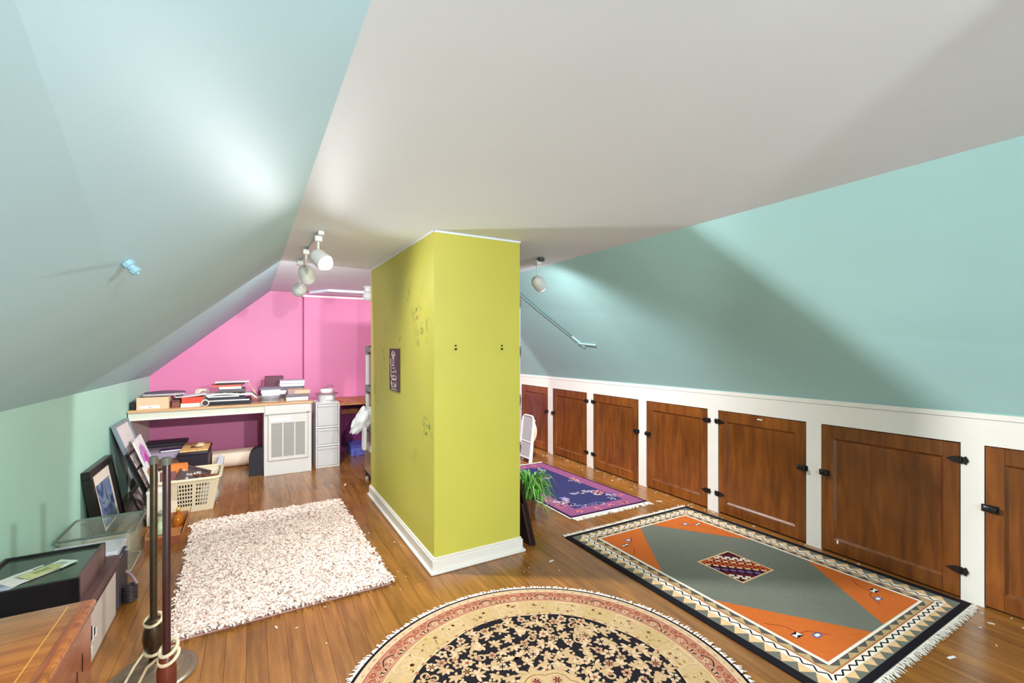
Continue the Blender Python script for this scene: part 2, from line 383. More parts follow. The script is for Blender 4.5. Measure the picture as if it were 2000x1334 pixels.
# handwriting on its left face (local: u runs along +y to the left in view, v up)
LET = {'N': [[(0, 0), (0, 1), (.7, 0), (.7, 1)]], 'o': [[(.3, 0), (0, .25), (.3, .55), (.6, .25), (.3, 0)]], 'a': [[(.6, .5), (.2, .5), (0, .2), (.3, 0), (.6, .3), (.6, .55), (.65, 0)]],
       'h': [[(0, 1), (0, 0), (.2, .5), (.45, .45), (.5, 0)]], 'K': [[(0, 0), (0, 1)], [(.6, 1), (0, .45), (.6, 0)]], 'D': [[(0, 0), (0, 1), (.5, .8), (.6, .3), (0, 0)]], 'i': [[(0, 0), (0, .5)], [(0, .7), (.02, .75)]],
       'n': [[(0, .5), (0, 0), (.15, .45), (.45, .4), (.45, 0)]], 'E': [[(.6, 1), (0, 1), (0, 0), (.6, 0)], [(0, .5), (.45, .5)]], 'v': [[(0, .5), (.25, 0), (.5, .55)]], 'e': [[(0, .3), (.5, .3), (.4, .5), (.1, .5), (0, .2), (.2, 0), (.5, .1)]],
       'm': [[(0, 0), (0, .5), (.2, .5), (.25, 0), (.3, .5), (.5, .5), (.55, 0)]], 'B': [[(0, 0), (0, 1), (.5, .8), (0, .5), (.55, .25), (0, 0)]], 'l': [[(0, 0), (.05, 1)]], 'y': [[(0, .5), (.25, .05)], [(.5, .5), (.1, -.4)]], 'r': [[(0, 0), (0, .5), (.3, .5)]], 's': [[(.4, .5), (0, .4), (.4, .15), (0, 0)]], ' ': []}
def write(mb, text, y, z, h, m, tilt=0, wd=.0035):
    x = 0
    for ch in text:
        for st in LET[ch]:
            pts = []
            for (p, q) in st:
                px, pz = x+p*h*.8 + random.uniform(-.03, .03)*h, q*h + random.uniform(-.03, .03)*h
                pts.append((px*cos(tilt)-pz*sin(tilt), px*sin(tilt)+pz*cos(tilt)))
            mb.ribbon(pts, wd, 0, m, lambda v: (KX0-.0006, y-v[0], z+v[1]))
        x += h*.62 if ch != ' ' else h*.4
hw_ = MB()
write(hw_, 'Noah K', 3.03, 1.46, .085, 0, .12); write(hw_, 'Nol', 3.0, 1.40, .05, 0)
write(hw_, 'Evan', 3.08, 1.60, .055, 0, .35); write(hw_, 'Evan', 3.06, 1.555, .05, 1, .3)
write(hw_, 'e o', 2.84, .925, .04, 0); write(hw_, 'Dinah', 2.86, .875, .05, 0); write(hw_, 'Emm', 2.84, .825, .04, 0)
write(hw_, 'Bry', 4.22, .97, .10, 0, -.5); write(hw_, 'N i', 3.85, 1.52, .09, 0, -.2); write(hw_, 'nor', 3.42, 1.42, .05, 0, .6); write(hw_, 'B o D', 3.98, 1.24, .055, 0, -1.5); write(hw_, 'lll', 3.75, .95, .09, 0)
write(hw_, 'm a', 3.9, 1.36, .06, 0, -1.2); write(hw_, 'hal', 3.18, 1.72, .06, 0, 1.0); write(hw_, 'ry', 3.15, 1.80, .06, 0, .9); write(hw_, 'sN', 3.05, .68, .05, 0, -.9)
for k in range(34):
    y, z = random.uniform(2.72, 4.28), random.uniform(.55, 1.85); a = random.uniform(-1, 1)
    pts = [(0, 0)]
    for j in range(random.randint(1, 4)): pts.append((pts[-1][0]+random.uniform(.005, .03), pts[-1][1]+random.uniform(-.035, .035)))
    hw_.ribbon(pts, .0025, 0, 0, lambda v: (KX0-.0006, y-v[0], z+v[1]))
stuff(hw_.build('handwriting', [mat('pencil_grey_green', (120, 136, 84), .8, .05), mat('red_pen', (190, 120, 90), .8, .05)], col, smooth=0))
# two picture screws on the front face
for xx, lb in ((1.116, 'left one of two small black picture screws on the lime column'), (1.447, 'right one of two small black picture screws on the lime column')):
    t = thing('picture_screw', lb, 'screw', (xx, KY0, 1.393), 0, 'picture screws on the column')
    m = MB(); m.tube([(0, .01, -.012), (0, -.012, -.012)], .004, 8); m.sphere((0, -.014, -.012), .007, 10); m.build('lower_screw', black_iron, t)
    m = MB(); m.tube([(0, .01, .010), (0, -.010, .010)], .0035, 8); m.sphere((0, -.012, .010), .0055, 10); m.build('upper_screw', black_iron, t)
# dark printed board on the left face
t = thing('poster_board', 'narrow dark purple lettered poster board on the lime column', 'poster', (KX0-.001, 3.515, 1.215))
bx((-.010, -.135, -.165), (0, .135, .165), .002).build('board', mat('dark_plum_print', (76, 56, 62), .5, .1), t)
pr = MB()
F = lambda v: (-.0108, -v[0], v[1])
def bar(x, z, wd, h): pr.ribbon([(x-wd/2, z), (x+wd/2, z)], h, 0, 0, F)
for k in range(9):
    a = pi*k/8; pr.ribbon([(-.02+.025*cos(a), .118+.02*sin(a)), (-.02+.06*cos(a), .115+.035*sin(a)+random.uniform(-.004, .004))], .009, 0, 0, F)
bar(-.02, .115, .09, .018); bar(-.02, .098, .07, .012)
pr.ribbon([(-.02+.032*cos(2*pi*k/12), .07+.018*sin(2*pi*k/12)) for k in range(13)], .009, 0, 0, F); bar(-.02, .07, .02, .006)
bar(-.09, .062, .022, .05); bar(-.03, .036, .075, .013)
pr.ribbon([(-.085, .03), (-.08, -.03), (-.085, -.045), (-.05, -.065)], .02, 0, 0, F); pr.ribbon([(.03, .025), (.035, -.01), (.07, -.012), (.055, -.022)], .013, 0, 0, F)
bar(-.02, .012, .035, .012); bar(-.015, -.018, .06, .011); bar(-.01, -.048, .06, .013); bar(-.01, -.074, .11, .015); bar(.06, -.06, .018, .04)
pr.ribbon([(-.085, -.095), (-.06, -.115), (-.055, -.135)], .028, 0, 0, F); bar(-.01, -.105, .03, .01); bar(.02, -.118, .04, .012); pr.ribbon([(.055, -.095), (.06, -.115), (.035, -.135)], .02, 0, 0, F); bar(-.01, -.135, .05, .008); bar(0, -.152, .15, .006)
pr.build('lettering', mat('pale_pink_print', (226, 204, 206), .6, .05), t, smooth=0)

# ------------------------------------------------------------------ ceiling track lights
can_m = mat('white_enamel', (225, 225, 222), .35, .02); bulb_on = emis('lit_bulb', (255, 250, 240), 5)
def head(root, h, zrail, lit=True, rr=.045):
    loc, d = h[0], h[1]; loc = Vector(loc); d = Vector(d).normalized(); M = Matrix.Translation(loc) @ align(d)
    c = MB(); R = rr+.008
    prof = [(.004, -.115), (R*.45, -.108), (R*.8, -.09), (R, -.06), (R, .012), (R-.004, .012), (R-.004, -.055), (R*.7, -.085), (.004, -.1)]
    c.lathe(prof, 24, 0, M, cap=False)
    cc = c.build('spot_can', can_m, root)
    b = MB(); b.sphere((0, 0, 0), rr-.001, 20); b.v = [tuple(M @ (Vector(p)+Vector((0, 0, .013)))) for p in b.v]
    b.build('bulb', bulb_on if lit else can_m, cc)
    back = loc - d*.06
    s = MB(); side = d.cross(Vector((0, 0, 1))).normalized()
    top = Vector((back.x, back.y, zrail))
    s.b2((top.x-.022, top.y-.03, zrail-.035), (top.x+.022, top.y+.03, zrail), 0, .004)
    s.tube([(top.x, top.y, zrail-.03), (back.x, back.y, back.z+R*.9)], .008, 8)
    s.build('stem', can_m, cc)
t = thing('track_light', 'white three-lamp ceiling track left of the lime column, nearest bulb glaring', 'track light', (0, 0, 0), 0, 'ceiling track lights')
bx((.36, 3.02, ZC-.022), (.395, 4.35, ZC), .003).build('rail', can_m, t)
head(t, HEAD_NEAR, ZC-.02); head(t, HEAD_MID, ZC-.02, False); head(t, HEAD_FAR, ZC-.02)
t = thing('track_light', 'white ceiling track with one spot can right of the lime column', 'track light', (0, 0, 0), 0, 'ceiling track lights')
rl = MB(); rl.b2((2.015, 3.08, ZC-.024), (2.05, 4.4, ZC), 0, .003); rl.build('rail', can_m, t)
bx((2.010, 3.03, ZC-.03), (2.055, 3.078, ZC), .004).build('end_cap', mat('dark_grey_cap', (70, 78, 76), .5), t)
head(t, ((2.07, 3.12, 1.90), HEAD_RIGHT[1], 0), ZC-.02, True, .044)
t = thing('track_light', 'white ceiling track with one spot can behind the viewpoint', 'track light', (0, 0, 0), 0, 'ceiling track lights')
bx((1.16, -1.3, ZC-.022), (1.2, -.08, ZC), .003).build('rail', can_m, t); head(t, HEAD_REAR, ZC-.02)
t = thing('track_light', 'white ceiling track with one spot can, added on the unseen left side behind the viewpoint', 'track light', (0, 0, 0), 0, 'ceiling track lights')
bx((.40, -1.3, ZC-.022), (.44, -.10, ZC), .003).build('rail', can_m, t); head(t, HEAD_FILL_LEFT, ZC-.02)
# frosted globe fitting
t = thing('ceiling_globe_light', 'small white glass globe ceiling light beside the far pink wall', 'ceiling light', (1.225, 5.6, ZC))
m = MB(); m.lathe([(.055, 0), (.055, -.012), (.042, -.02), (.040, -.055), (.03, -.06)][::-1], 20); m.build('base', can_m, t)
m = MB(); m.sphere((0, 0, -.112), .062, 20); m.build('globe', mat('milk_glass', (226, 226, 224), .15, .01), t)
# capped stub on the left slope
t = thing('pipe_stub', 'small blue-painted capped pipe stub on the left sloped ceiling', 'pipe', (-.318, 1.744, 1.646), (0, radians(139.6), 0)); t.scale = (.62, .62, .62)
m = MB(); m.lathe([(.026, -.01), (.026, .012), (.018, .016), (.018, .03), (.024, .032), (.024, .05), (.012, .056)], 8); m.build('cap', mat('blue_stub_paint', (150, 190, 204), .4), t, smooth=20)
m = MB(); m.sphere((0, 0, .056), .008, 8); m.build('bolt', mat('blue_stub_paint', (150, 190, 204), .4), t)

# ================================================================== RUGS
def cl(n, c, **k): return mat('wool_'+n, c, .9, .07, 40, .25, 300, **k) if False else mat('wool_'+n, c, .92, .06, 60, spec=.1)
W_black = cl('black', (30, 27, 32)); W_grey = cl('grey', (112, 112, 102)); W_peach = cl('peach', (226, 186, 138)); W_white = cl('white', (238, 228, 210))
W_rust = cl('rust', (184, 100, 52)); W_khaki = cl('khaki', (182, 158, 116)); W_dgrey = cl('dark_grey', (92, 84, 78)); W_field = cl('slate', (114, 116, 104)); W_orange = cl('orange', (200, 104, 46))
W_dred = cl('dark_red', (126, 40, 26)); W_blue = cl('blue', (96, 100, 150)); W_navy = cl('navy', (26, 22, 50)); W_red = cl('red', (196, 84, 36)); W_wine = cl('wine', (104, 30, 44))
fringe_m = mat('cotton_fringe', (240, 232, 218), .9, .05)
def fringe(t, pts, outs, n, l, wd, name='fringe', seed=1, jit=.5, lay=.003):
    """cotton strands along a 2-D line; outs = outward unit vector at each strand"""
    rnd = random.Random(seed); m = MB()
    for k in range(n):
        u = (k+rnd.uniform(-.3, .3))/n; p = pts(u); d = outs(u); a = rnd.gauss(0, jit*.5)
        d = (d[0]*cos(a)-d[1]*sin(a), d[0]*sin(a)+d[1]*cos(a)); L = l*rnd.uniform(.65, 1.25); sx, sy = -d[1]*wd/2, d[0]*wd/2
        z = rnd.uniform(.002, lay+.003); c = rnd.uniform(-.3, .3)*L
        q = (p[0]+d[0]*L*.5+sx/wd*c*.4, p[1]+d[1]*L*.5+sy/wd*c*.4); e = (p[0]+d[0]*L+sx/wd*c, p[1]+d[1]*L+sy/wd*c)
        m.add([(p[0]-sx, p[1]-sy, .005), (p[0]+sx, p[1]+sy, .005), (q[0]+sx, q[1]+sy, z+.004), (q[0]-sx, q[1]-sy, z+.004), (e[0]+sx*.7, e[1]+sy*.7, z*.4+.0015), (e[0]-sx*.7, e[1]-sy*.7, z*.4+.0015)], [(0, 1, 2, 3), (3, 2, 4, 5)])
    return stuff(m.build(name, fringe_m, t, smooth=0))

# ---- striped kilim by the cupboards: (u, v) metres, u to the right, v towards the viewer, mapped on its slightly skewed outline
KC = [(1.985, 2.665), (3.277, 2.65), (3.375, .875), (1.985, .875)]
KW, KL = 1.33, 1.78
def kil(p):
    s_, t_ = p[0]/KW, p[1]/KL
    x = (KC[0][0]*(1-s_)+KC[1][0]*s_)*(1-t_)+(KC[3][0]*(1-s_)+KC[2][0]*s_)*t_
    y = (KC[0][1]*(1-s_)+KC[1][1]*s_)*(1-t_)+(KC[3][1]*(1-s_)+KC[2][1]*s_)*t_
    return (x-2.65, y-1.77, p[2])
t = thing('kilim_rug', 'large kilim rug with slate field, orange corners and zigzag border beside cupboards', 'rug', (2.65, 1.77, 0))
b = MB(); b.hexa([kil((0, KL, .0005)), kil((KW, KL, .0005)), kil((KW, 0, .0005)), kil((0, 0, .0005))], [kil((0, KL, .008)), kil((KW, KL, .008)), kil((KW, 0, .008)), kil((0, 0, .008))]); b.build('weave', W_black, t, smooth=0)
k = MB(); KM = [W_grey, W_peach, W_white, W_black, W_rust, W_khaki, W_dgrey, W_field, W_orange, W_dred, W_blue, W_navy, W_red, W_wine]
SV = .74
def rect(i, z, m):
    j = i*SV; k.poly([kil(q) for q in ((i, KL-j, z), (KW-i, KL-j, z), (KW-i, j, z), (i, j, z))], m)
def teeth(i_base, i_tip, per, z, m):
    """triangles standing on the inset line i_base and pointing to i_tip, on all four sides"""
    for side in range(4):
        ln = (KW if side % 2 == 0 else KL); ib = i_base*(1 if side % 2 else SV); e = i_base*(SV if side % 2 else 1)
        it = i_tip*(1 if side % 2 else SV); n = max(1, round((ln-2*e)/per)); st = (ln-2*e)/n
        for q in range(n):
            a, b_, c_ = e+q*st, e+(q+1)*st, e+(q+.5)*st
            P = {0: [(a, ib), (c_, it), (b_, ib)], 2: [(a, KL-ib), (c_, KL-it), (b_, KL-ib)], 1: [(KW-ib, a), (KW-it, c_), (KW-ib, b_)], 3: [(ib, a), (it, c_), (ib, b_)]}[side]
            pp = [kil((x, y, z)) for x, y in P]
            if (Vector(pp[1])-Vector(pp[0])).cross(Vector(pp[2])-Vector(pp[0])).z < 0: pp.reverse()
            k.poly(pp, m)
def zig(i, amp, per, z, wd, m):
    for side in range(4):
        ln = (KW if side % 2 == 0 else KL); f_ = (1 if side % 2 else SV); e = i*(SV if side % 2 else 1); n = round((ln-2*e)/per); st = (ln-2*e)/n
        pts = []
        for q in range(2*n+1):
            a = e+q*st/2; o2 = (i+(amp if q % 2 else -amp))*f_
            pts.append({0: (a, o2), 2: (a, KL-o2), 1: (KW-o2, a), 3: (o2, a)}[side])
        for p, q in zip(pts, pts[1:]): k.ribbon([p, q], wd, z, m, kil)
z = .0083; dz = .00025
rect(.042, z, 0); teeth(.098, .044, .074, z+dz, 1); rect(.098, z+2*dz, 2); zig(.119, .013, .057, z+3*dz, .0075, 3)
rect(.142, z+3*dz, 4); rect(.150, z+4*dz, 5); teeth(.188, .153, .080, z+5*dz, 6); rect(.188, z+6*dz, 2); rect(.206, z+7*dz, 7)
i0, j0 = .206, .206*SV; z2 = z+8*dz
for sx in (0, 1):
    for sy in (0, 1):
        fx = (lambda u: u) if not sx else (lambda u: KW-u); fy = (lambda v: v) if not sy else (lambda v: KL-v)
        P = [kil((fx(u), fy(v), z2)) for u, v in ((i0, j0), (i0+.40, j0), (i0, j0+.56))]
        if (Vector(P[1])-Vector(P[0])).cross(Vector(P[2])-Vector(P[0])).z < 0: P.reverse()
        k.poly(P, 8)
        # small woven bows, lozenge and stepped line in each orange corner
        g = lambda v: kil((fx(i0+v[0]), fy(j0+v[1]), v[2]))
        for (cx, cy, m_, w_, h_) in ((.075, .17, 2, .022, .014), (.155, .12, 2, .022, .012)):
            k.ribbon([(cx-w_-.004, cy), (cx+w_+.004, cy)], h_*2+.006, z2+dz, 11 if cx < .1 else 10, g)
            if cx < .1:
                k.poly([g((cx-w_, cy-h_, z2+2*dz)), g((cx, cy-.003, z2+2*dz)), g((cx, cy+.003, z2+2*dz)), g((cx-w_, cy+h_, z2+2*dz))], 2)
                k.poly([g((cx+w_, cy-h_, z2+2*dz)), g((cx+w_, cy+h_, z2+2*dz)), g((cx, cy+.003, z2+2*dz)), g((cx, cy-.003, z2+2*dz))], 2)
            else: k.ribbon([(cx-w_*.7, cy), (cx+w_*.7, cy)], h_*1.3, z2+2*dz, 2, g)
        k.ribbon([(.03, .30), (.09, .24), (.10, .17), (.15, .16), (.21, .09)], .004, z2+dz, 9, g)
# medallion of leaf-shaped lozenges in slanting colour rows
mu, mv, ms = .66, .885, .155
k.poly([kil(q) for q in ((mu-ms, mv+ms, z2), (mu+ms, mv+ms, z2), (mu+ms, mv-ms, z2), (mu-ms, mv-ms, z2))], 1)
k.poly([kil(q) for q in ((mu-ms+.012, mv+ms-.012, z2+dz), (mu+ms-.012, mv+ms-.012, z2+dz), (mu+ms-.012, mv-ms+.012, z2+dz), (mu-ms+.012, mv-ms+.012, z2+dz))], 13)
order = [3, 13, 2, 2, 4, 1, 12, 12, 1, 11, 10, 11, 13, 2, 2, 3]
N_ = 9; st = (2*ms-.024)/N_
for a in range(N_):
    for b_ in range(N_):
        u, v = mu-ms+.012+(a+.5)*st, mv-ms+.012+(b_+.5)*st
        q = order[min(15, max(0, int((b_-a+N_-1)*15/(2*N_-2))))]
        h_ = st*.56
        k.poly([kil(p) for p in ((u-h_, v-h_*.2, z2+2*dz), (u-h_*.2, v-h_, z2+2*dz), (u+h_, v+h_*.2, z2+2*dz), (u+h_*.2, v+h_, z2+2*dz))][::-1], q)
k.build('woven_pattern', KM, t, smooth=0)
def edge(p, q): 
    return (lambda u: (p[0]+(q[0]-p[0])*u-2.65, p[1]+(q[1]-p[1])*u-1.77))
fringe(t, edge(KC[0], KC[1]), lambda u: (0, 1), 330, .042, .006, seed=3)
fringe(t, edge(KC[3], KC[2]), lambda u: (0, -1), 330, .036, .006, seed=4)

# ---- round floral rug
RC = (1.022, 1.452)
t = thing('round_rug', 'round Persian rug with black floral centre and white fringe, front of picture', 'rug', (RC[0], RC[1], 0))
def disc(m, r, z, mi, n=160, lob=0, amp=0):
    m.poly([((r+amp*abs(cos(lob*a/2)))*cos(a), (r+amp*abs(cos(lob*a/2)))*sin(a), z) for a in (2*pi*i_/n for i_ in range(n))], mi)
b = MB(); b.lathe([(.832, .0005), (.834, .007), (.828, .0098)], 160); b.build('pile', cl('ink', (24, 20, 24)), t)
R_cream = cl('cream_pink', (198, 168, 136)); R_rose = cl('rose', (173, 120, 95)); R_beige = cl('beige', (184, 156, 114)); R_ivory = cl('ivory', (200, 174, 134)); R_tan = cl('tan', (182, 152, 114)); R_pink = cl('dusty_pink', (178, 134, 108)); R_olive = cl('olive_gold', (178, 152, 92)); R_br = cl('brick', (146, 62, 40)); R_brown = cl('brown', (116, 74, 48))
RM = [R_cream, R_rose, R_beige, W_black, R_ivory, R_tan, R_pink, R_olive, R_br, R_brown]
m = MB(); rz = .0100; e_ = .0002
disc(m, .818, rz, 0); disc(m, .784, rz+e_, 8); disc(m, .780, rz+2*e_, 1); disc(m, .700, rz+3*e_, 4); disc(m, .694, rz+4*e_, 2)
disc(m, .575, rz+5*e_, 4, 240, 8, .012); disc(m, .568, rz+6*e_, 3, 240, 8, .012)
rnd = random.Random(11)
def ring_f(r0, a0): return lambda v: ((r0+v[1])*cos(a0+v[0]/r0), (r0+v[1])*sin(a0+v[0]/r0), v[2])
def leaf(cx, cy, L, wd, a, z, mi, f=lambda v: v):
    P = [(0, 0), (.3, .42), (.62, .5), (.88, .3), (1, 0), (.88, -.3), (.62, -.5), (.3, -.42)]
    m.poly([f((cx+(p*L)*cos(a)-(q*wd)*sin(a), cy+(p*L)*sin(a)+(q*wd)*cos(a), z)) for p, q in P][::-1], mi)
def flower(cx, cy, r, z, mi, n=5, f=lambda v: v, core=8):
    a0 = rnd.uniform(0, 6)
    for q in range(n): leaf(cx, cy, r, r*.75, a0+2*pi*q/n, z, mi, f)
    m.poly([f((cx+r*.28*cos(2*pi*q/6), cy+r*.28*sin(2*pi*q/6), z+e_)) for q in range(6)], core)
def spiral(cx, cy, r, a0, s_, f, mi, z, wd=.004, turns=1.3):
    m.ribbon([(cx+r*(1-.65*q/12)*cos(a0+s_*turns*2*pi*q/12), cy+r*(1-.65*q/12)*sin(a0+s_*turns*2*pi*q/12)) for q in range(13)], wd, z, mi, f)
zz_ = rz+7*e_
# scrolls, arches and blossoms of the red-brown guard band
for q in range(30):
    f = ring_f(.74, 2*pi*q/30)
    m.ribbon([(-.062+.0155*j, -.028+.050*sin(pi*j/8)) for j in range(9)], .005, zz_, 3 if q % 2 else 8, f)
    m.poly([f(p) for p in [(-.045+.0115*j, -.032+.036*sin(pi*j/8), zz_-.5*e_) for j in range(9)]][::-1], 6)
    for s_ in (-1, 1):
        spiral(s_*.058, .018, .016, 1.5, s_, f, 8, zz_, .004); spiral(s_*.026, -.014, .015, 0, s_, f, 8, zz_+e_, .0035)
        leaf(s_*.066, -.030, .026, .011, 1.57-s_*.5, zz_+e_, 3, f); leaf(s_*.064, -.030, .020, .008, 1.57-s_*.5, zz_+2*e_, 0, f)
        flower(s_*.04, -.012, .010, zz_+2*e_, 0, 5, f)
    flower(0, -.008, .016, zz_+2*e_, 0, 5, f); flower(.075, .024, .010, zz_+e_, 6, 5, f); flower(.03, .030, .008, zz_+e_, 8, 4, f, 0)
# cartouches of the beige band
for q in range(26):
    f = ring_f(.642, 2*pi*(q+.5)/26); lt = q % 2
    cw = .062
    sh = [(-cw, -.04), (-cw*.75, -.05), (cw*.75, -.05), (cw, -.04), (cw*.82, 0), (cw, .04), (cw*.75, .05), (-cw*.75, .05), (-cw, .04), (-cw*.82, 0)]
    m.poly([f((x, y, zz_)) for x, y in sh], 4 if lt else 7)
    m.poly([f((x*.9, y*.88, zz_+e_)) for x, y in sh], 2 if lt else 2)
    for s_ in (-1, 1): spiral(s_*.024, .004, .022, 1.5, s_, f, 4 if lt else 7, zz_+2*e_, .005)
    for j in range(5): flower(rnd.uniform(-.045, .045), rnd.uniform(-.035, .035), rnd.uniform(.007, .012), zz_+3*e_, rnd.choice([7, 6, 9, 4]), 5, f, rnd.choice([8, 9]))
    for j in range(3): leaf(rnd.uniform(-.05, .05), rnd.uniform(-.04, .03), .018, .007, rnd.uniform(0, 6), zz_+3*e_, rnd.choice([7, 9]), f)
for q in range(100):
    f = ring_f(.799, 2*pi*q/100); leaf(-.01, 0, .02, .007, rnd.uniform(-.4, .4), zz_, rnd.choice([6, 5, 6]), f)
for q in range(64):
    f = ring_f(.583, 2*pi*q/64); flower(0, 0, .010, zz_, 6 if q % 2 else 1, 5, f)
# mirrored sprays on the black field
pts_ = []
def free(x, y, d): return all(hypot(x-a, y-b_) > d for a, b_ in pts_)
tries = 0
while tries < 9000:
    tries += 1
    x, y = rnd.uniform(.0, .55), rnd.uniform(-.55, .55)
    r_ = hypot(x, y)
    if r_ > .545 or r_ < .13 or not free(x, y, .043): continue
    pts_.append((x, y)); kind = rnd.random(); a = rnd.uniform(0, 2*pi); st_ = rnd.getstate()
    for s_ in (1, -1):
        rnd.setstate(st_); ff = (lambda v: v) if s_ == 1 else (lambda v: (-v[0], v[1], v[2]))
        k0 = len(m.f)
        if kind < .62:
            for q in range(5): leaf(x, y, rnd.uniform(.030, .050), .016, a+(q-2)*.72, zz_+rnd.uniform(0, .5)*e_, 5 if rnd.random() < .75 else 0, ff)
            leaf(x, y, .024, .013, a+pi, zz_, 5, ff)
        elif kind < .93:
            flower(x, y, rnd.uniform(.022, .030), zz_+e_, rnd.choice([5, 0, 6]), rnd.choice([5, 6]), ff, rnd.choice([8, 9, 3]))
            leaf(x, y, .040, .013, a, zz_, 5, ff); leaf(x, y, .038, .013, a+2.4, zz_, 5, ff)
        else:
            spiral(x, y, .026, a, 1, ff, 5, zz_, .010, .9); flower(x+.012*cos(a), y+.012*sin(a), .013, zz_+e_, 6, 5, ff)
        if s_ == -1: m.f[k0:] = [tuple(reversed(q)) for q in m.f[k0:]]
disc(m, .16, zz_+2*e_, 2, 96, 8, .018); disc(m, .140, zz_+3*e_, 9, 96, 8, .016); disc(m, .136, zz_+4*e_, 2, 96, 8, .016)
for q in range(8): 
    flower(.115*cos(q*pi/4), .115*sin(q*pi/4), .028, zz_+6*e_, 6, 6)
    for s_ in (-1, 1): leaf(.17*cos(q*pi/4), .17*sin(q*pi/4), .05, .02, q*pi/4+s_*.8, zz_+5*e_, 5)
flower(0, 0, .06, zz_+6*e_, 6, 9); flower(0, 0, .035, zz_+8*e_, 8, 7, core=4)
m.build('woven_pattern', RM, t, smooth=0)
fringe(t, lambda u: (.828*cos(2*pi*u), .828*sin(2*pi*u)), lambda u: (cos(2*pi*u), sin(2*pi*u)), 620, .034, .0085, seed=5, jit=.35, lay=.004)

# ---- purple runner beyond
t = thing('runner_rug', 'purple and navy floral runner rug with white fringe on the floor', 'rug', (2.66, 3.72, 0))
RU = [(2.245, 2.935), (3.085, 2.905), (3.02, 4.50), (2.235, 4.52)]
def run(p):
    s_, t_ = p[0]/.82, p[1]/1.6
    x = (RU[0][0]*(1-s_)+RU[1][0]*s_)*(1-t_)+(RU[3][0]*(1-s_)+RU[2][0]*s_)*t_
    y = (RU[0][1]*(1-s_)+RU[1][1]*s_)*(1-t_)+(RU[3][1]*(1-s_)+RU[2][1]*s_)*t_
    return (x-2.66, y-3.72, p[2])
b = MB(); b.hexa([run((-.012, -.004, .0005)), run((.82, -.004, .0005)), run((.82, 1.6, .0005)), run((-.012, 1.6, .0005))], [run((-.012, -.004, .006)), run((.82, -.004, .006)), run((.82, 1.6, .006)), run((-.012, 1.6, .006))]); b.build('selvedge', fringe_m, t, smooth=0)
b = MB(); b.hexa([run((0, 0, .002)), run((.82, 0, .002)), run((.82, 1.6, .002)), run((0, 1.6, .002))], [run((0, 0, .009)), run((.82, 0, .009)), run((.82, 1.6, .009)), run((0, 1.6, .009))]); b.build('pile', cl('deep_purple', (50, 30, 66)), t, smooth=0)
U_mag = cl('magenta', (146, 84, 122)); U_navy = cl('ink_blue', (56, 56, 98)); U_lil = cl('lilac', (176, 160, 190)); U_sal = cl('salmon', (212, 128, 124)); U_iv = cl('pale', (214, 190, 186)); U_dk = cl('slate_blue', (92, 92, 132))
m = MB(); q1 = lambda a, b_, c, d, z, mi: m.poly([run((a, b_, z)), run((c, b_, z)), run((c, d, z)), run((a, d, z))], mi)
q1(.022, .022, .80, 1.58, .0092, 0); q1(.150, .150, .675, 1.45, .0094, 1)
rnd = random.Random(5); zz_ = .0096; e_ = .0002
def spray(cx, cy, a, n, cols, sc=1.0):
    for j in range(n):
        x = cx+cos(a)*j*.042*sc+rnd.uniform(-.02, .02); y = cy+sin(a)*j*.042*sc+rnd.uniform(-.02, .02)
        flower(x, y, rnd.uniform(.022, .038)*sc, zz_+e_, rnd.choice(cols), 5, run, rnd.choice([2, 3, 5]))
        for w_ in range(3): leaf(x, y, .05*sc, .016*sc, rnd.uniform(0, 6.3), zz_, rnd.choice([2, 4, 5]), run)
spray(.25, .17, 2.2, 7, [2, 4, 5]); spray(.19, .25, 1.4, 5, [2, 2, 3]); spray(.33, .155, 0, 4, [2, 5]); spray(.40, .46, .1, 5, [2, 4]); spray(.56, .36, .6, 3, [4, 3], 1.2); spray(.62, .22, 1.0, 4, [2, 5]); spray(.30, 1.0, .2, 5, [3, 2], 1.1); spray(.64, .75, 1.3, 5, [5, 3]); spray(.2, 1.35, .3, 6, [2, 5]); spray(.62, 1.3, 1.6, 4, [2, 3]); spray(.18, .75, 1.4, 4, [5, 2])
for q in range(16):
    a = rnd.choice([(rnd.uniform(.05, .78), rnd.choice([.08, 1.52])), (rnd.choice([.08, .74]), rnd.uniform(.1, 1.5))])
    flower(a[0], a[1], rnd.uniform(.02, .034), zz_, 3, 5, run, 0); leaf(a[0], a[1], .06, .014, rnd.uniform(0, 6), zz_, rnd.choice([3, 5]), run)
m.build('woven_pattern', [U_mag, U_navy, U_lil, U_sal, U_iv, U_dk], t, smooth=0)
e2 = lambda p, q: (lambda u: (p[0]+(q[0]-p[0])*u-2.66, p[1]+(q[1]-p[1])*u-3.72))
fringe(t, e2(RU[0], RU[1]), lambda u: (0, -1), 240, .06, .007, seed=7); fringe(t, e2(RU[3], RU[2]), lambda u: (0, 1), 240, .055, .007, seed=8)

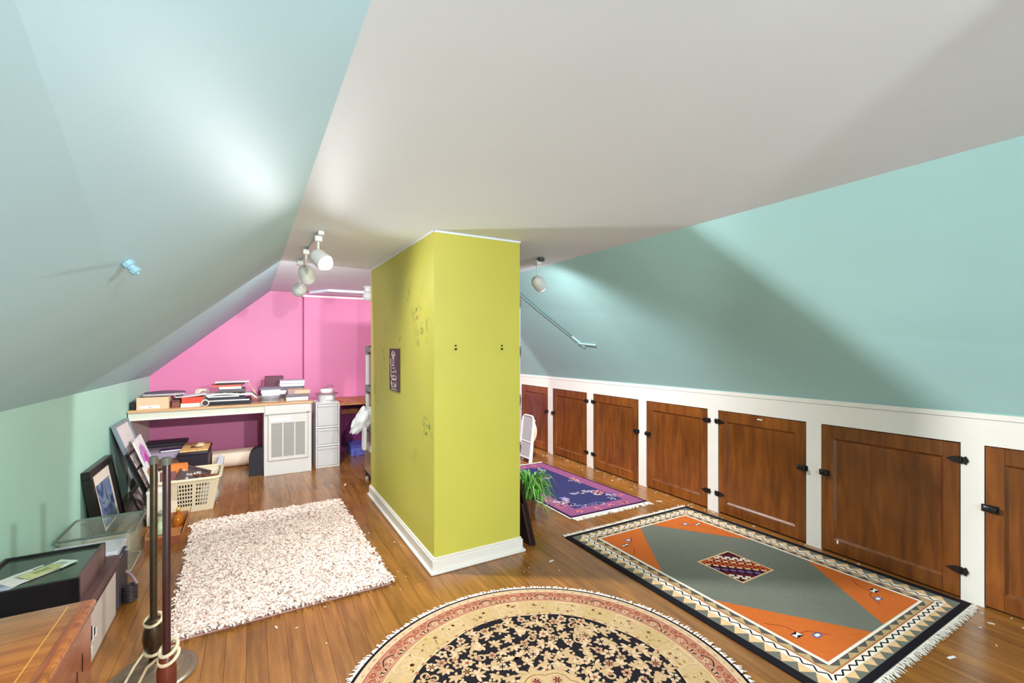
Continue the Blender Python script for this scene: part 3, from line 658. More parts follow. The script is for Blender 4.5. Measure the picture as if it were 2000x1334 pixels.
# ---- shag rug
t = thing('shag_rug', 'fluffy pale pink shag rug on the floor left of the lime column', 'rug', (.18, 3.47, 0))
SH = [(-.335, 2.645), (.715, 2.66), (.675, 4.30), (-.375, 4.30)]
b = MB(); b.hexa([(x-.18, y-3.47, .0005) for x, y in SH], [(x-.18, y-3.47, .008) for x, y in SH]); b.build('backing', mat('pink_felt', (196, 156, 144), .9), t, smooth=0)
rnd = random.Random(2); ml = [mat('shag_pale', (240, 222, 210), .85, .03, spec=.2), mat('shag_pink', (236, 212, 199), .85, .04, spec=.2), mat('shag_deep', (226, 196, 182), .85, .05, spec=.2)]
m = MB(); nx, ny = 140, 220
for i_ in range(nx):
    for j in range(ny):
        s_ = (i_+rnd.uniform(-.5, 1.5))/nx; t_ = (j+rnd.uniform(-.5, 1.5))/ny
        x = (SH[0][0]*(1-s_)+SH[1][0]*s_)*(1-t_)+(SH[3][0]*(1-s_)+SH[2][0]*s_)*t_-.18
        y = (SH[0][1]*(1-s_)+SH[1][1]*s_)*(1-t_)+(SH[3][1]*(1-s_)+SH[2][1]*s_)*t_-3.47
        a = rnd.uniform(0, 2*pi) if rnd.random() < .75 else rnd.gauss(-1.2, .6); L = rnd.uniform(.022, .042); wd = rnd.uniform(.0065, .012); h_ = rnd.uniform(.018, .025)
        cx, cy = cos(a), sin(a); sx, sy = -cy*wd/2, cx*wd/2; tw = rnd.uniform(-.006, .006)
        vs = []
        for (u, hh, ww) in ((0, .25, .8), (.30, .85, 1), (.68, 1.0, 1), (1.0, .78, .75)):
            zh = .006+h_*hh
            vs += [(x+cx*L*u+sx*ww, y+cy*L*u+sy*ww, zh+tw*u), (x+cx*L*u-sx*ww, y+cy*L*u-sy*ww, zh-tw*u)]
        vs = [(p, q, max(r_, .003)) for p, q, r_ in vs]
        m.add(vs, [(0, 1, 3, 2), (2, 3, 5, 4), (4, 5, 7, 6)], rnd.choice([0, 0, 0, 0, 1, 1, 2]))
stuff(m.build('shag_pile', ml, t, smooth=60))

# ================================================================== FAR DESK AND ITS CLUTTER
DT = .783
desk_wood = wood('desk_top_wood', (196, 150, 104), (222, 178, 132), .45, (1.2, 12, 12), .1, 0, 'Object', .06)
DB = 6.46
t = thing('desk', 'long built-in white desk with pale wood top under the pink wall', 'desk', (-.21, 5.99, 0))
bx((-.805, -.475, DT-.022), (.815, DB-5.99, DT), .004).build('top', desk_wood, t)
bx((-.800, -.455, DT-.078), (.80, -.435, DT-.022)).build('apron', mat('sage_white_paint', (206, 206, 188), .5, .03), t, smooth=0)
bx((-.800, -.462, DT-.098), (.33, -.435, DT-.078), .003).build('apron_strip', white_trim, t)
bx((-.805, -.43, 0), (-.785, DB-5.99, DT-.022)).build('side_panel', white_trim, t, smooth=0)
# pedestal cabinet with grille door
t = thing('pedestal_cabinet', 'white desk cabinet with a grey three-panel grille door', 'cabinet', (.355, 5.53, 0))
cab = mat('cabinet_white', (208, 205, 200), .45, .02)
bx((-.235, .012, 0), (.235, .62, DT-.024)).build('body', cab, t, smooth=0)
bx((-.235, 0, 0), (.235, .012, .155), .002).build('plinth_panel', cab, t)
bx((-.235, 0, .155), (-.20, .012, .70), .002).build('stile', cab, t); bx((.20, 0, .155), (.235, .012, .70), .002).build('stile', cab, t)
dr = bx((-.228, -.012, .662), (.228, .004, DT-.026), .003).build('drawer_front', cab, t)
bx((.18, -.02, .668), (.215, -.012, .675)).build('pull', mat('pull_grey', (150, 148, 145), .4), dr, smooth=0); bx((-.225, -.02, .655), (-.20, -.012, .665)).build('pull', mat('pull_grey', (150, 148, 145), .4), dr, smooth=0)
gd = MB()
for a, b in (((-.195, .16), (.195, .195)), ((-.195, .56), (.195, .652)), ((-.195, .195), (-.165, .56)), ((.165, .195), (.195, .56)), ((-.062, .195), (-.048, .56)), ((.056, .195), (.070, .56))): gd.b2((a[0], -.012, a[1]), (b[0], 0, b[1]), 0, .002)
door = gd.build('door', mat('door_warm_white', (212, 205, 197), .45, .02), t)
for a, b in ((-.165, -.062), (-.048, .056), (.070, .165)):
    g = MB(); g.b2((a, -.004, .195), (b, -.001, .56))
    g.build('grille', mat('grille_grey', (168, 163, 158), .6, .05, 300, .5, 500), door, smooth=0)
lk = MB(); lk.b2((-.175, -.017, .575), (.03, -.012, .618), 0, .002); lk.tube([(-.145, -.012, .59), (-.145, -.022, .59)], .013, 12); lk.build('lock_plate', white_plastic, door)
# drawer tower
t = thing('drawer_tower', 'narrow white three-drawer plastic tower between desk and brown shelf', 'drawers', (.771, 5.6, 0))
fr = MB()
for a, b in (((-.128, 0), (-.116, .745)), ((.116, 0), (.128, .745)), ((-.116, 0), (.116, .012)), ((-.116, .733), (.116, .745)), ((-.116, .245), (.116, .262)), ((-.116, .455), (.116, .472))): fr.b2((a[0], 0, a[1]), (b[0], .36, b[1]), 0, .002)
fr.b2((-.116, .35, .012), (.116, .36, .733)); fr.build('frame', white_plastic, t)
for z0, z1 in ((.016, .238), (.266, .448), (.476, .728)):
    q = MB(); q.b2((-.113, .004, z0), (.113, .34, z1), 0, .004); q.b2((-.108, -.004, z1-.03), (.108, .006, z1-.012), 0, .002); q.build('drawer', mat('frosted_drawer', (198, 195, 192), .35, .02), t)
# tub on the tower
t = thing('food_tub', 'clear plastic tub with plum lid rim on top of the drawer tower', 'tub', (.775, 5.72, .745))
m = MB(); m.lathe([(.075, 0), (.092, .09), (.096, .092), (.088, .092), (.07, .006)], 28, 0, Matrix.Diagonal((1.1, .85, 1, 1))); m.build('body', mat('cloudy_plastic', (206, 200, 200), .3, .03), t)
m = MB(); m.lathe([(.09, .092), (.118, .094), (.118, .102), (.09, .108)], 28, 0, Matrix.Diagonal((1.1, .85, 1, 1))); m.build('lid', mat('plum_plastic', (150, 100, 112), .4), t)
bx((-.02, -.086, .03), (.05, -.078, .072)).build('label', white_paper, t, smooth=0)
t = thing('lidded_dish', 'white lidded dish with coiled cord on top of the clear tub', 'dish', (.775, 5.72, .853))
m = MB(); m.lathe([(.07, 0), (.078, .03), (.06, .045), (.02, .05)], 20, 0, Matrix.Diagonal((1, .8, 1, 1))); m.build('dish', white_plastic, t)
m = MB(); m.tube([(-.05, -.02, .055), (-.02, -.03, .058), (.02, -.01, .06), (.05, -.02, .085), (.075, .0, .06)], .006, 6); m.tube([(.01, 0, .05), (.012, 0, .09), (.05, .0, .075)], .004, 6); m.build('cord', mat('plum_plastic', (150, 100, 112), .4), t)
# brown shelf table to the right
t = thing('side_table', 'low brown chipboard table against pink wall behind the drawer tower', 'table', (1.30, 6.12, 0))
bt = wood('chipboard', (150, 84, 44), (196, 124, 72), .5, (8, 8, 8), .05)
bx((-.37, -.30, .690), (.45, .30, .715), .003).build('top', bt, t); bx((-.37, -.301, .675), (.45, -.29, .690)).build('edge', mat('table_edge_tan', (190, 130, 90), .5), t)
bx((-.36, .24, .0), (.44, .26, .675)).build('shade_panel', mat('under_table_shade', (120, 40, 100), .6), t, smooth=0)  # purple panels: the shade under the table is put into their colour
bx((-.36, -.28, 0), (-.345, .26, .675)).build('side_panel', mat('under_table_shade', (120, 40, 100), .6), t, smooth=0); bx((.43, -.28, 0), (.445, .26, .675)).build('side_panel', bt, t, smooth=0)
bx((-.30, .18, .50), (.40, .24, .56)).build('brace', bt, t, smooth=0)
t = thing('blue_box', 'blue patterned box on the floor under the brown table', 'box', (1.20, 6.10, 0))
bx((-.10, -.12, 0), (.14, .20, .105), .004).build('body', mat('periwinkle', (98, 104, 186), .6, .25, 30), t); bx((-.105, -.125, .105), (.145, .205, .135), .004).build('lid', mat('violet_blue', (86, 80, 168), .6, .1, 20), t)

def book(name, label, x0, x1, y0, h, z, dep, ccol, kind='spine', rot=0, cat='book', group=None, pcol=None):
    """a closed book or binder lying flat; kind says which edge faces the room"""
    xc = (x0+x1)/2; W = x1-x0; t = thing(name, label, cat, (xc, y0+dep/2, z), rot, group)
    cm = mat('cover_%d_%d_%d' % ccol, ccol, .45, .05); th = min(.004, h*.2); hw, hd = W/2, dep/2
    c = MB(); c.b2((-hw, -hd, 0), (hw, hd, th)); c.b2((-hw, -hd, h-th), (hw, hd, h))
    if kind == 'spine': c.b2((-hw, -hd-.001, 0), (hw, -hd+.004, h))
    else: c.b2((-hw, hd-.004, 0), (hw, hd+.001, h))
    c.build('cover', cm, t, smooth=0)
    p = MB()
    if kind == 'spine': p.b2((-hw+.004, -hd+.004, th), (hw-.004, hd-.004, h-th))
    else: p.b2((-hw+.003, -hd+.003, th), (hw-.003, hd-.004, h-th))
    p.build('pages', mat('pages_%d_%d_%d' % pcol, pcol, .8, .03) if pcol else white_paper, t, smooth=0); return t
G1, G2, G3 = 'books and papers on the left of the desk', 'books stacked in the middle of the desk', 'books stacked on the right of the desk'
t = thing('small_box', 'small black box squeezed between the wall and the tan carton', 'box', (-.985, 5.70, DT)); bx((-.018, -.10, 0), (.018, .1, .075), .002).build('body', black_paint, t)
t = thing('cardboard_carton', 'tan open carton with white slip at the left end of desk', 'box', (-.83, 5.76, DT))
cb = mat('tan_card', (222, 184, 150), .8, .03); m = MB()
m.b2((-.125, -.19, 0), (.125, -.184, .118)); m.b2((-.125, .184, 0), (.125, .19, .118)); m.b2((-.125, -.184, 0), (-.119, .184, .118)); m.b2((.119, -.184, 0), (.125, .184, .118)); m.b2((-.119, -.184, 0), (.119, .184, .004)); m.build('body', cb, t, smooth=0)
bx((-.10, -.1925, .012), (.055, -.190, .038)).build('paper_slip', white_paper, t, smooth=0); bx((-.03, -.194, .020), (-.008, -.1925, .024)).build('print', black_paint, t, smooth=0)
for k, (dx, c_, z_) in enumerate(((0, (60, 34, 58), 0), (.02, (196, 160, 190), .008), (.015, (84, 70, 90), .016))):
    t = thing('magazine', ['dark plum magazine lying lowest across the tan carton', 'lilac magazine in the middle of the pile across tan carton', 'grey curled magazine topmost across the tan carton'][k], 'magazine', (-.78+dx, 5.80, DT+.1185+z_), .05*k, G1)
    m = MB(); n_ = 8
    for j in range(n_):
        xa, xb = -.17+.34*j/n_, -.17+.34*(j+1)/n_; za, zb = [.012*sin(pi*q/n_)*(k == 2)+.0001 for q in (j, j+1)]
        m.hexa([(xa, -.13, za), (xb, -.13, zb), (xb, .13, zb), (xa, .13, za)], [(xa, -.13, za+.006), (xb, -.13, zb+.006), (xb, .13, zb+.006), (xa, .13, za+.006)])
    m.build('sheets', mat('mag_%d' % k, c_, .4, .1), t, smooth=0); bx((-.165, -.1315, .0015), (.165, -.13, .0045)).build('page_edge', white_paper, t, smooth=0)
t = thing('small_box', 'small brown box standing beside the red book on desk', 'box', (-.655, 5.72, DT)); bx((-.034, -.1, 0), (.034, .12, .075), .003).build('body', mat('cocoa_card', (128, 74, 58), .6), t); bx((-.035, -.103, .055), (.035, .123, .078), .003).build('lid', mat('plum_card', (96, 52, 48), .6), t)
book('book', 'cream book lying under the red book on the desk', -.615, -.40, 5.60, .036, DT, .26, (236, 222, 200), 'pages', 0, 'book', G1)
book('book', 'bright red book lying on the cream book on the desk', -.61, -.43, 5.62, .058, DT+.036, .22, (214, 62, 36), 'spine', .03, 'book', G1)
t = thing('magazine', 'white dog-eared magazine on top of the red book', 'magazine', (-.54, 5.76, DT+.0945), .1, G1)
m = MB()
for j in range(8):
    xa, xb = -.13+.26*j/8, -.13+.26*(j+1)/8; za, zb = [.0002+.02*(q/8)**2 for q in (j, j+1)]
    m.hexa([(xa, -.1, za), (xb, -.1, zb), (xb, .1, zb), (xa, .1, za)], [(xa, -.1, za+.008), (xb, -.1, zb+.008), (xb, .1, zb+.008), (xa, .1, za+.008)])
m.build('sheets', white_paper, t, smooth=0)
t = thing('adhesive_tape', 'dark roll with white band lying beside the red book', 'tape', (-.405, 5.566, DT)); t.scale = (.6, .6, .6) 
m = MB(); m.tube([(.05*cos(a), 0, .052+.05*sin(a)) for a in (2*pi*q/20 for q in range(20))], .010, 6, closed=True); t2 = m.build('band', mat('ivory_band', (232, 222, 206), .5), t)
m = MB(); m.tube([(0, -.03, .052), (0, .03, .052)], .040, 20); m.build('core', mat('dark_wine', (54, 24, 28), .4), t); t.rotation_euler = (0, 0, .2); t.location.z = DT+.005
t = thing('cord_bundle', 'tangled cream cord bundle on the white magazine by middle stack', 'cord', (-.455, 5.92, DT))
m = MB(); rnd = random.Random(9)
for q in range(5):
    r_ = rnd.uniform(.04, .065); tl = rnd.uniform(-.8, .8); m.tube([(r_*cos(a), r_*.6*sin(a)+rnd.uniform(-.003, .003), .10+r_*sin(a)*.7+tl*.03*cos(a)) for a in (2*pi*k_/16 for k_ in range(16))], .007, 6, closed=True)
m.build('loops', mat('cream_cord', (230, 212, 190), .6), t); bx((-.05, -.05, 0), (.05, .05, .07), .01).build('holder', white_paper, t)
# middle stack
book('binder', 'black binder at the bottom of the middle desk stack', -.385, .005, 5.60, .034, DT, .30, (24, 22, 26), 'spine', -.05, 'binder', G2)
book('book', 'thin black book with white page edge second in middle stack', -.375, -.005, 5.63, .022, DT+.034, .27, (30, 28, 34), 'pages', -.04, 'book', G2)
book('laptop', 'closed black laptop tilted inside the middle desk stack', -.395, -.06, 5.63, .026, DT+.056, .26, (34, 28, 44), 'spine', .04, 'laptop', G2)
t = thing('paper_sheaf', 'sagging white paper sheaf drooping from the middle desk stack', 'paper', (-.19, 5.76, DT+.082), 0, G2)
m = MB()
def sag(x): return .012+.022*sin(pi*min(1, max(0, (x+.21)/.30)))*.6 if x < .1 else .012-.9*max(0, x-.195)
xs = [-.21, -.17, -.12, -.06, 0, .05, .10, .15, .195, .22, .245]
for xa, xb in zip(xs, xs[1:]):
    za, zb = sag(xa), sag(xb)
    m.hexa([(xa, -.14, za), (xb, -.14, zb), (xb, .13, zb), (xa, .13, za)], [(xa, -.14, za+.018), (xb, -.14, zb+.014), (xb, .13, zb+.014), (xa, .13, za+.018)])
m.b2((-.20, -.13, .0), (.08, .12, .012)); m.build('sheets', white_paper, t, smooth=0)
book('book', 'charcoal book above the white papers in the middle stack', -.30, -.05, 5.64, .034, DT+.128, .24, (88, 80, 86), 'spine', .02, 'book', G2)
book('book', 'cream paperback above the charcoal book in the middle stack', -.29, -.085, 5.65, .024, DT+.162, .22, (232, 214, 196), 'pages', -.02, 'book', G2)
book('folder', 'orange-red folder sticking out left of the middle stack', -.365, -.10, 5.67, .018, DT+.186, .24, (226, 92, 60), 'spine', .06, 'folder', G2)
book('book', 'dark wine book under the pale pad topping middle stack', -.31, -.06, 5.68, .024, DT+.204, .22, (52, 22, 30), 'spine', -.03, 'book', G2)
book('notepad', 'pale pink-white pad on top of the middle desk stack', -.33, -.02, 5.66, .014, DT+.228, .25, (236, 206, 216), 'pages', .03, 'notepad', G2)
t = thing('paper_sheaf', 'crumpled peach paper spilling down right side of the middle stack', 'paper', (-.015, 5.80, DT), 0, G2)
m = MB(); rnd = random.Random(4); gx, gy = 9, 7; P = {}
for a in range(gx):
    for b_ in range(gy): u = a/(gx-1); P[a, b_] = (-.03+.13*u+rnd.uniform(-.006, .006), -.09+.18*b_/(gy-1), .225-.215*u**1.3+rnd.uniform(-.008, .008)*(0 < a < gx-1))
vs = [P[a, b_] for a in range(gx) for b_ in range(gy)]
m.add(vs+[(x, y, max(0.0, z_-.004)) for x, y, z_ in vs], [(a*gy+b_, (a+1)*gy+b_, (a+1)*gy+b_+1, a*gy+b_+1) for a in range(gx-1) for b_ in range(gy-1)])
m.build('sheet', mat('peach_paper', (236, 208, 190), .8), t, smooth=0)
# right stacks
t = thing('round_tin', 'round grey tin at the front of the right desk clutter', 'tin', (.185, 5.70, DT), 0, G3)
m = MB(); m.lathe([(.10, 0), (.105, .003), (.105, .012), (.10, .014)], 32); m.build('base', mat('tan_rim', (196, 164, 140), .5), t)
m = MB(); m.lathe([(.098, .014), (.098, .062), (.09, .07)], 32); m.build('body', mat('tin_grey', (132, 128, 134), .35), t); m = MB(); m.lathe([(.101, .05), (.102, .064), (.095, .072)], 32); m.build('lid', mat('tin_lid_grey', (156, 152, 156), .35), t)
book('book', 'white book lying on the round grey tin', .10, .27, 5.63, .03, DT+.073, .17, (224, 220, 218), 'pages', .05, 'book', G3)
book('book', 'ivory book second above the round grey tin', .095, .285, 5.62, .034, DT+.103, .18, (238, 234, 230), 'pages', -.03, 'book', G3)
book('book', 'grey curved-cover book topmost above the round grey tin', .08, .29, 5.62, .026, DT+.137, .18, (112, 104, 116), 'spine', .02, 'book', G3)
book('book', 'thick dark-covered book with bright white pages at desk right end', .335, .565, 5.63, .048, DT, .26, (66, 62, 66), 'pages', .03, 'book', G3)
book('book', 'slate grey book beneath the tan box at desk right end', .345, .585, 5.65, .026, DT+.048, .25, (118, 106, 112), 'spine', -.02, 'book', G3)
t = thing('small_box', 'tan box topping the right front pile on the desk', 'box', (.475, 5.77, DT+.074), 0, G3); bx((-.115, -.10, 0), (.115, .12, .044), .003).build('body', mat('tan_box', (214, 180, 150), .7), t); bx((-.116, -.101, 0), (-.045, .05, .043)).build('sleeve', mat('mauve_sleeve', (170, 140, 140), .7), t, smooth=0)
z_ = DT
for k, (c_, h_, lb) in enumerate((((70, 66, 74), .05, 'dark binder at the bottom of the rear right pile'), ((222, 218, 220), .045, 'white binder second from bottom of the rear right pile'), ((96, 90, 100), .04, 'grey binder third from bottom of the rear right pile'), ((150, 146, 156), .036, 'pale grey binder second from top of the rear right pile'), ((196, 194, 204), .034, 'white-edged silver binder on top of the rear right pile'))):
    book('binder', lb, .25+.012*k, .52+.012*k, 5.98+.005*k, h_, z_, .28, c_, 'pages' if k % 2 or k == 4 else 'spine', (-.04, .03, -.02, .04, -.03)[k], 'binder', G3); z_ += h_
t = thing('small_box', 'dark maroon box behind the white binders against pink wall', 'box', (.25, 6.36, DT)); bx((-.10, -.06, 0), (.10, .06, .245), .003).build('body', mat('maroon_box', (92, 34, 56), .5), t); bx((-.14, -.055, 0), (-.101, .055, .19), .003).build('flap', mat('maroon_flap', (128, 58, 84), .5), t)

# ================================================================== UNDER THE DESK
t = thing('storage_tote', 'large lilac-grey storage tote with dark lid under the desk', 'storage box', (-.82, 6.12, 0))
bx((-.185, -.28, 0), (.185, .30, .30), .012, 2).build('body', mat('lilac_grey', (150, 138, 156), .6), t); m = MB(); m.b2((-.195, .05, .30), (.195, .31, .34), 0, .008); m.build('lid', mat('slate_black', (44, 44, 52), .5), t)
t = thing('booklet', 'dark blue booklet lying on the lilac storage tote', 'book', (-.72, 5.90, .301), .15); bx((-.095, -.05, 0), (.095, .05, .02), .002).build('cover', mat('navy_cover', (30, 32, 84), .4), t); bx((-.093, -.052, .004), (.093, -.045, .016)).build('pages', white_paper, t, smooth=0)
t = thing('wooden_case', 'dark brown wooden case on the floor in front of tote', 'case', (-.765, 5.60, 0), .04)
bx((-.14, -.16, 0), (.14, .20, .225), .004).build('body', mat('umber', (58, 42, 36), .5, .1), t)
for k in range(3): bx((-.138+.094*k, -.162, .226), (-.05+.094*k, .20, .245), .003).build('slat', mat('driftwood', (120, 90, 76), .6, .15, 20), t)
t = thing('black_tub', 'black tub with a golden bamboo lid under the desk', 'storage box', (-.505, 5.84, 0))
m = MB(); m.hexa([(-.105, -.21, 0), (.105, -.21, 0), (.105, .22, 0), (-.105, .22, 0)], [(-.125, -.235, .315), (.125, -.235, .315), (.125, .245, .315), (-.125, .245, .315)]); m.build('body', mat('aubergine_black', (42, 34, 44), .5), t, smooth=0)
bx((-.130, -.24, .285), (.130, .25, .322), .012, 2).build('rim', mat('aubergine_black', (42, 34, 44), .5), t)
ld = bx((-.122, -.225, .322), (.122, .237, .338), .012, 2).build('lid', wood('bamboo', (226, 172, 100), (244, 200, 132), .5, (10, 1, 10), .1, 0, 'Object', .05), t)
bx((-.045, -.1, .338), (.055, .05, .3385)).build('recess', mat('bamboo_dark', (138, 88, 44), .6), ld, smooth=0)
m = MB(); m.b2((-.085, -.2245, .10), (.01, -.218, .165)); m.build('label', white_paper, t, smooth=0); m = MB(); m.b2((-.07, -.2262, .125), (-.005, -.2245, .152)); m.build('label_print', black_paint, t, smooth=0)
t = thing('bracelet', 'coiled clear bangles lying on the bamboo lid', 'bangle', (-.475, 5.83, .3385))
m = MB()
for q in range(4): m.tube([((.045-.004*q)*cos(a)+.004*q, (.05-.004*q)*sin(a), .006+.006*q) for a in (2*pi*k_/18 for k_ in range(18))], .004, 6, closed=True)
m.build('rings', mat('pale_bangle', (226, 200, 168), .2), t)
t = thing('paper_roll', 'long cream paper roll lying on the floor under the desk', 'paper roll', (-.17, 6.19, .1))
Mx = Matrix.Rotation(pi/2, 4, 'Y')
m = MB(); m.lathe([(.098, -.21), (.1, -.205), (.1, .205), (.098, .21), (.085, .21), (.03, .205), (.03, -.205), (.085, -.21)], 32, 0, Mx, cap=False); m.build('roll', mat('cream_roll', (232, 208, 186), .75, .03), t)
m = MB(); m.tube([(-.2, 0, 0), (.2, 0, 0)], .029, 16); m.build('core', mat('core_card', (180, 150, 120), .8), t)
t = thing('plastic_sheet', 'crumpled translucent white plastic beside the black tub', 'plastic', (-.33, 5.90, 0))
m = MB(); rnd = random.Random(6)
for q in range(3): m.hexa([(-.035, -.10+.03*q, 0), (.04, -.12+.03*q, 0), (.05, -.09+.03*q, 0), (-.02, -.08+.03*q, 0)], [(.02+.01*q, -.08+.03*q, .17+.02*q), (.075, -.09+.03*q, .19), (.08, -.075+.03*q, .185), (.02, -.07+.03*q, .17+.02*q)])
m.build('folds', mat('milky_plastic', (206, 202, 206), .35), t, smooth=0)
t = thing('black_case', 'black rounded case beside the white cabinet under the desk', 'case', (.05, 5.70, 0))
m = MB(); pf = [(-.07, 0), (.06, 0), (.06, .30), (.02, .30)] + [(.02-.09*sin(a), .16+.14*cos(a)) for a in (pi/2*q/8 for q in range(1, 9))]
m.prism(pf, -.14, .0, 0, Matrix(((1, 0, 0, 0), (0, 0, -1, -.10), (0, 1, 0, 0), (0, 0, 0, 1)))); m.build('shell', mat('case_black', (34, 30, 38), .6), t, smooth=40)
m = MB(); m.tube([(.03, -.02, .30), (.03, -.02, .315), (.03, .02, .315), (.03, .02, .30)], .006, 6); m.build('handle', black_paint, t)

# ================================================================== LAUNDRY BASKET AND ITS CONTENTS
bk = mat('cream_basket', (226, 209, 178), .45, .02)
t = thing('laundry_basket', 'cream slotted plastic laundry basket full of frames on floor', 'basket', (-.465, 4.84, 0))
BW, BD, BH = .225, .225, .275; tp = .80
def wall(A0, A1, B1, B0, nu, nv, hole):
    """slotted panel between bottom corners A0, A1 and top corners B0, B1"""
    A0, A1, B0, B1 = map(Vector, (A0, A1, B0, B1)); m = MB(); n = (A1-A0).cross(B0-A0).normalized()*.004
    g = lambda u, v: (A0*(1-u)+A1*u)*(1-v)+(B0*(1-u)+B1*u)*v
    us = []; 
    for i in range(nu): us += [(i/nu, (i+.38)/nu), ((i+.38)/nu, (i+1)/nu)]
    vv = []
    for j in range(nv): vv += [(j/nv, (j+.3)/nv), ((j+.3)/nv, (j+1)/nv)]
    for iu, (u0, u1) in enumerate(us):
        for iv, (v0, v1) in enumerate(vv):
            if iu % 2 and iv % 2 and hole(iu//2, iv//2): continue
            q = [g(u0, v0), g(u1, v0), g(u1, v1), g(u0, v1)]; m.add([p-n for p in q]+[p+n for p in q], [(3, 2, 1, 0), (4, 5, 6, 7), (0, 1, 5, 4), (1, 2, 6, 5), (2, 3, 7, 6), (3, 0, 4, 7)])
    return m
bw, bd = BW*tp, BD*tp
cor = {'fl': ((-bw, -bd, .01), (-BW, -BD, BH)), 'fr': ((bw, -bd, .01), (BW, -BD, BH)), 'br': ((bw, bd, .01), (BW, BD, BH)), 'bl': ((-bw, bd, .01), (-BW, BD, BH))}
for a, b_ in (('fl', 'fr'), ('fr', 'br'), ('br', 'bl'), ('bl', 'fl')):
    fb = a in ('fl', 'br')
    wall(cor[a][0], cor[b_][0], cor[b_][1], cor[a][1], 22, 8, (lambda i, j: (7 <= i <= 12 or 14 <= i <= 18) and j not in (0, 7)) if fb else (lambda i, j: i in (2, 3, 4, 17, 18, 19) and 2 <= j <= 6)).build('slotted_wall', bk, t, smooth=0)
bx((-bw, -bd, 0), (bw, bd, .012)).build('bottom', bk, t, smooth=0)
m = MB(); 
def rrect(hw, hd, r, z, n=5):
    out = []
    for cx, cy, a0 in ((hw-r, hd-r, 0), (-hw+r, hd-r, pi/2), (-hw+r, -hd+r, pi), (hw-r, -hd+r, 3*pi/2)):
        for q in range(n+1): out.append((cx+r*cos(a0+pi/2*q/n), cy+r*sin(a0+pi/2*q/n), z))
    return out
m.tube(rrect(BW+.008, BD+.008, .05, BH+.004), .014, 8, closed=True); m.build('rim', bk, t)
t = thing('framed_picture', 'ornate dark wooden frame with grey filigree sticking out of basket', 'picture frame', (-.44, 4.83, .255), (radians(38), radians(24), .10))
fw = wood('walnut_frame', (58, 30, 26), (96, 56, 48), .4); m = MB()
for a, b_ in (((-.12, -.10), (.12, -.08)), ((-.12, .08), (.12, .10)), ((-.12, -.08), (-.10, .08)), ((.10, -.08), (.12, .08))): m.b2((a[0], a[1], 0), (b_[0], b_[1], .018), 0, .003)
m.build('frame', fw, t); m = MB(); rnd = random.Random(3); m.b2((-.1, -.08, .002), (.1, .08, .006), 1)
for q in range(16): 
    x, y = rnd.uniform(-.085, .085), rnd.uniform(-.065, .065); m.lathe([(.016, .006), (.012, .012), (.002, .014)], 8, 0, Matrix.Translation((x, y, 0)))
m.build('filigree', [mat('pewter', (168, 158, 150), .35, .1, metal=.3), mat('dark_plate', (74, 58, 56), .5)], t)
t = thing('wooden_paddle', 'brown wooden stick lying across the laundry basket', 'paddle', (-.335, 4.80, .255), (0, radians(5), -.35))
m = MB(); m.tube([(-.12, 0, .0), (-.02, 0, .002), (.06, 0, .004), (.115, 0, .006)], [.009, .010, .017, .012], 10); m.build('shaft', wood('brown_stick', (92, 46, 30), (140, 80, 50), .4), t)
t = thing('gift_bag', 'red and orange folded bag standing in the basket', 'bag', (-.57, 4.86, .012), .3)
m = MB(); m.hexa([(-.07, -.04, 0), (.07, -.04, 0), (.07, .04, 0), (-.07, .04, 0)], [(-.085, -.03, .28), (.085, -.03, .28), (.085, .03, .28), (-.085, .03, .28)]); m.build('body', mat('brick_red', (158, 44, 30), .5, .15, 15), t, smooth=0)
m = MB(); m.hexa([(-.085, -.032, .28), (.085, -.032, .28), (.085, .032, .28), (-.085, .032, .28)], [(-.06, -.028, .37), (.088, -.028, .36), (.088, .028, .36), (-.06, .028, .37)]); m.build('flap', mat('orange_flap', (232, 130, 50), .5, .2, 12), t, smooth=0)
t = thing('framed_picture', 'small maroon framed picture leaning inside the basket', 'picture frame', (-.60, 4.70, .012), (radians(-14), 0, .15))
bx((-.06, -.006, 0), (.06, .006, .33), .002).build('board', mat('maroon_board', (112, 46, 44), .5), t); bx((-.062, -.009, .0), (-.054, .009, .335), .001).build('edge', white_plastic, t)
t = thing('paper_sheaf', 'white papers standing at the front of the basket', 'paper', (-.59, 4.655, .012), .05); bx((-.06, -.012, 0), (.05, .012, .27), .002).build('sheets', white_paper, t); bx((-.05, -.02, 0), (.06, -.013, .25), .002).build('cover', cream_paper, t)
t = thing('glassware', 'clear wrapped glass bundle low inside the laundry basket', 'glass', (-.34, 4.70, .012)); m = MB(); m.sphere((0, 0, .10), .055, 14, 0, (1, .8, 1.5)); m.sphere((.05, .05, .09), .05, 14, 0, (1, 1, 1.5)); m.build('bundle', mat('grey_wrap', (170, 166, 160), .2, .3, 30), t)

t = thing('dark_filler', 'dark filler added in the laundry basket so its slots read dark', 'bundle', (-.44, 4.84, .0125)); bm = bmesh.new(); bmesh.ops.create_icosphere(bm, subdivisions=3, radius=1); bm.verts.index_update()  # added filler that darkens the inside behind the slots
m = MB(); m.add([(v.co.x*.15, v.co.y*.13, max(0, v.co.z*.095+.085)) for v in bm.verts], [[v.index for v in f.verts] for f in bm.faces]); bm.free(); m.build('filler', mat('filler_dark', (50, 44, 48), .8, .3, 20), t, smooth=60); bx((-.06, -.04, .17), (.05, .05, .182), .004).build('filler_edge', mat('filler_grey', (120, 112, 110), .8, .2, 20), t)

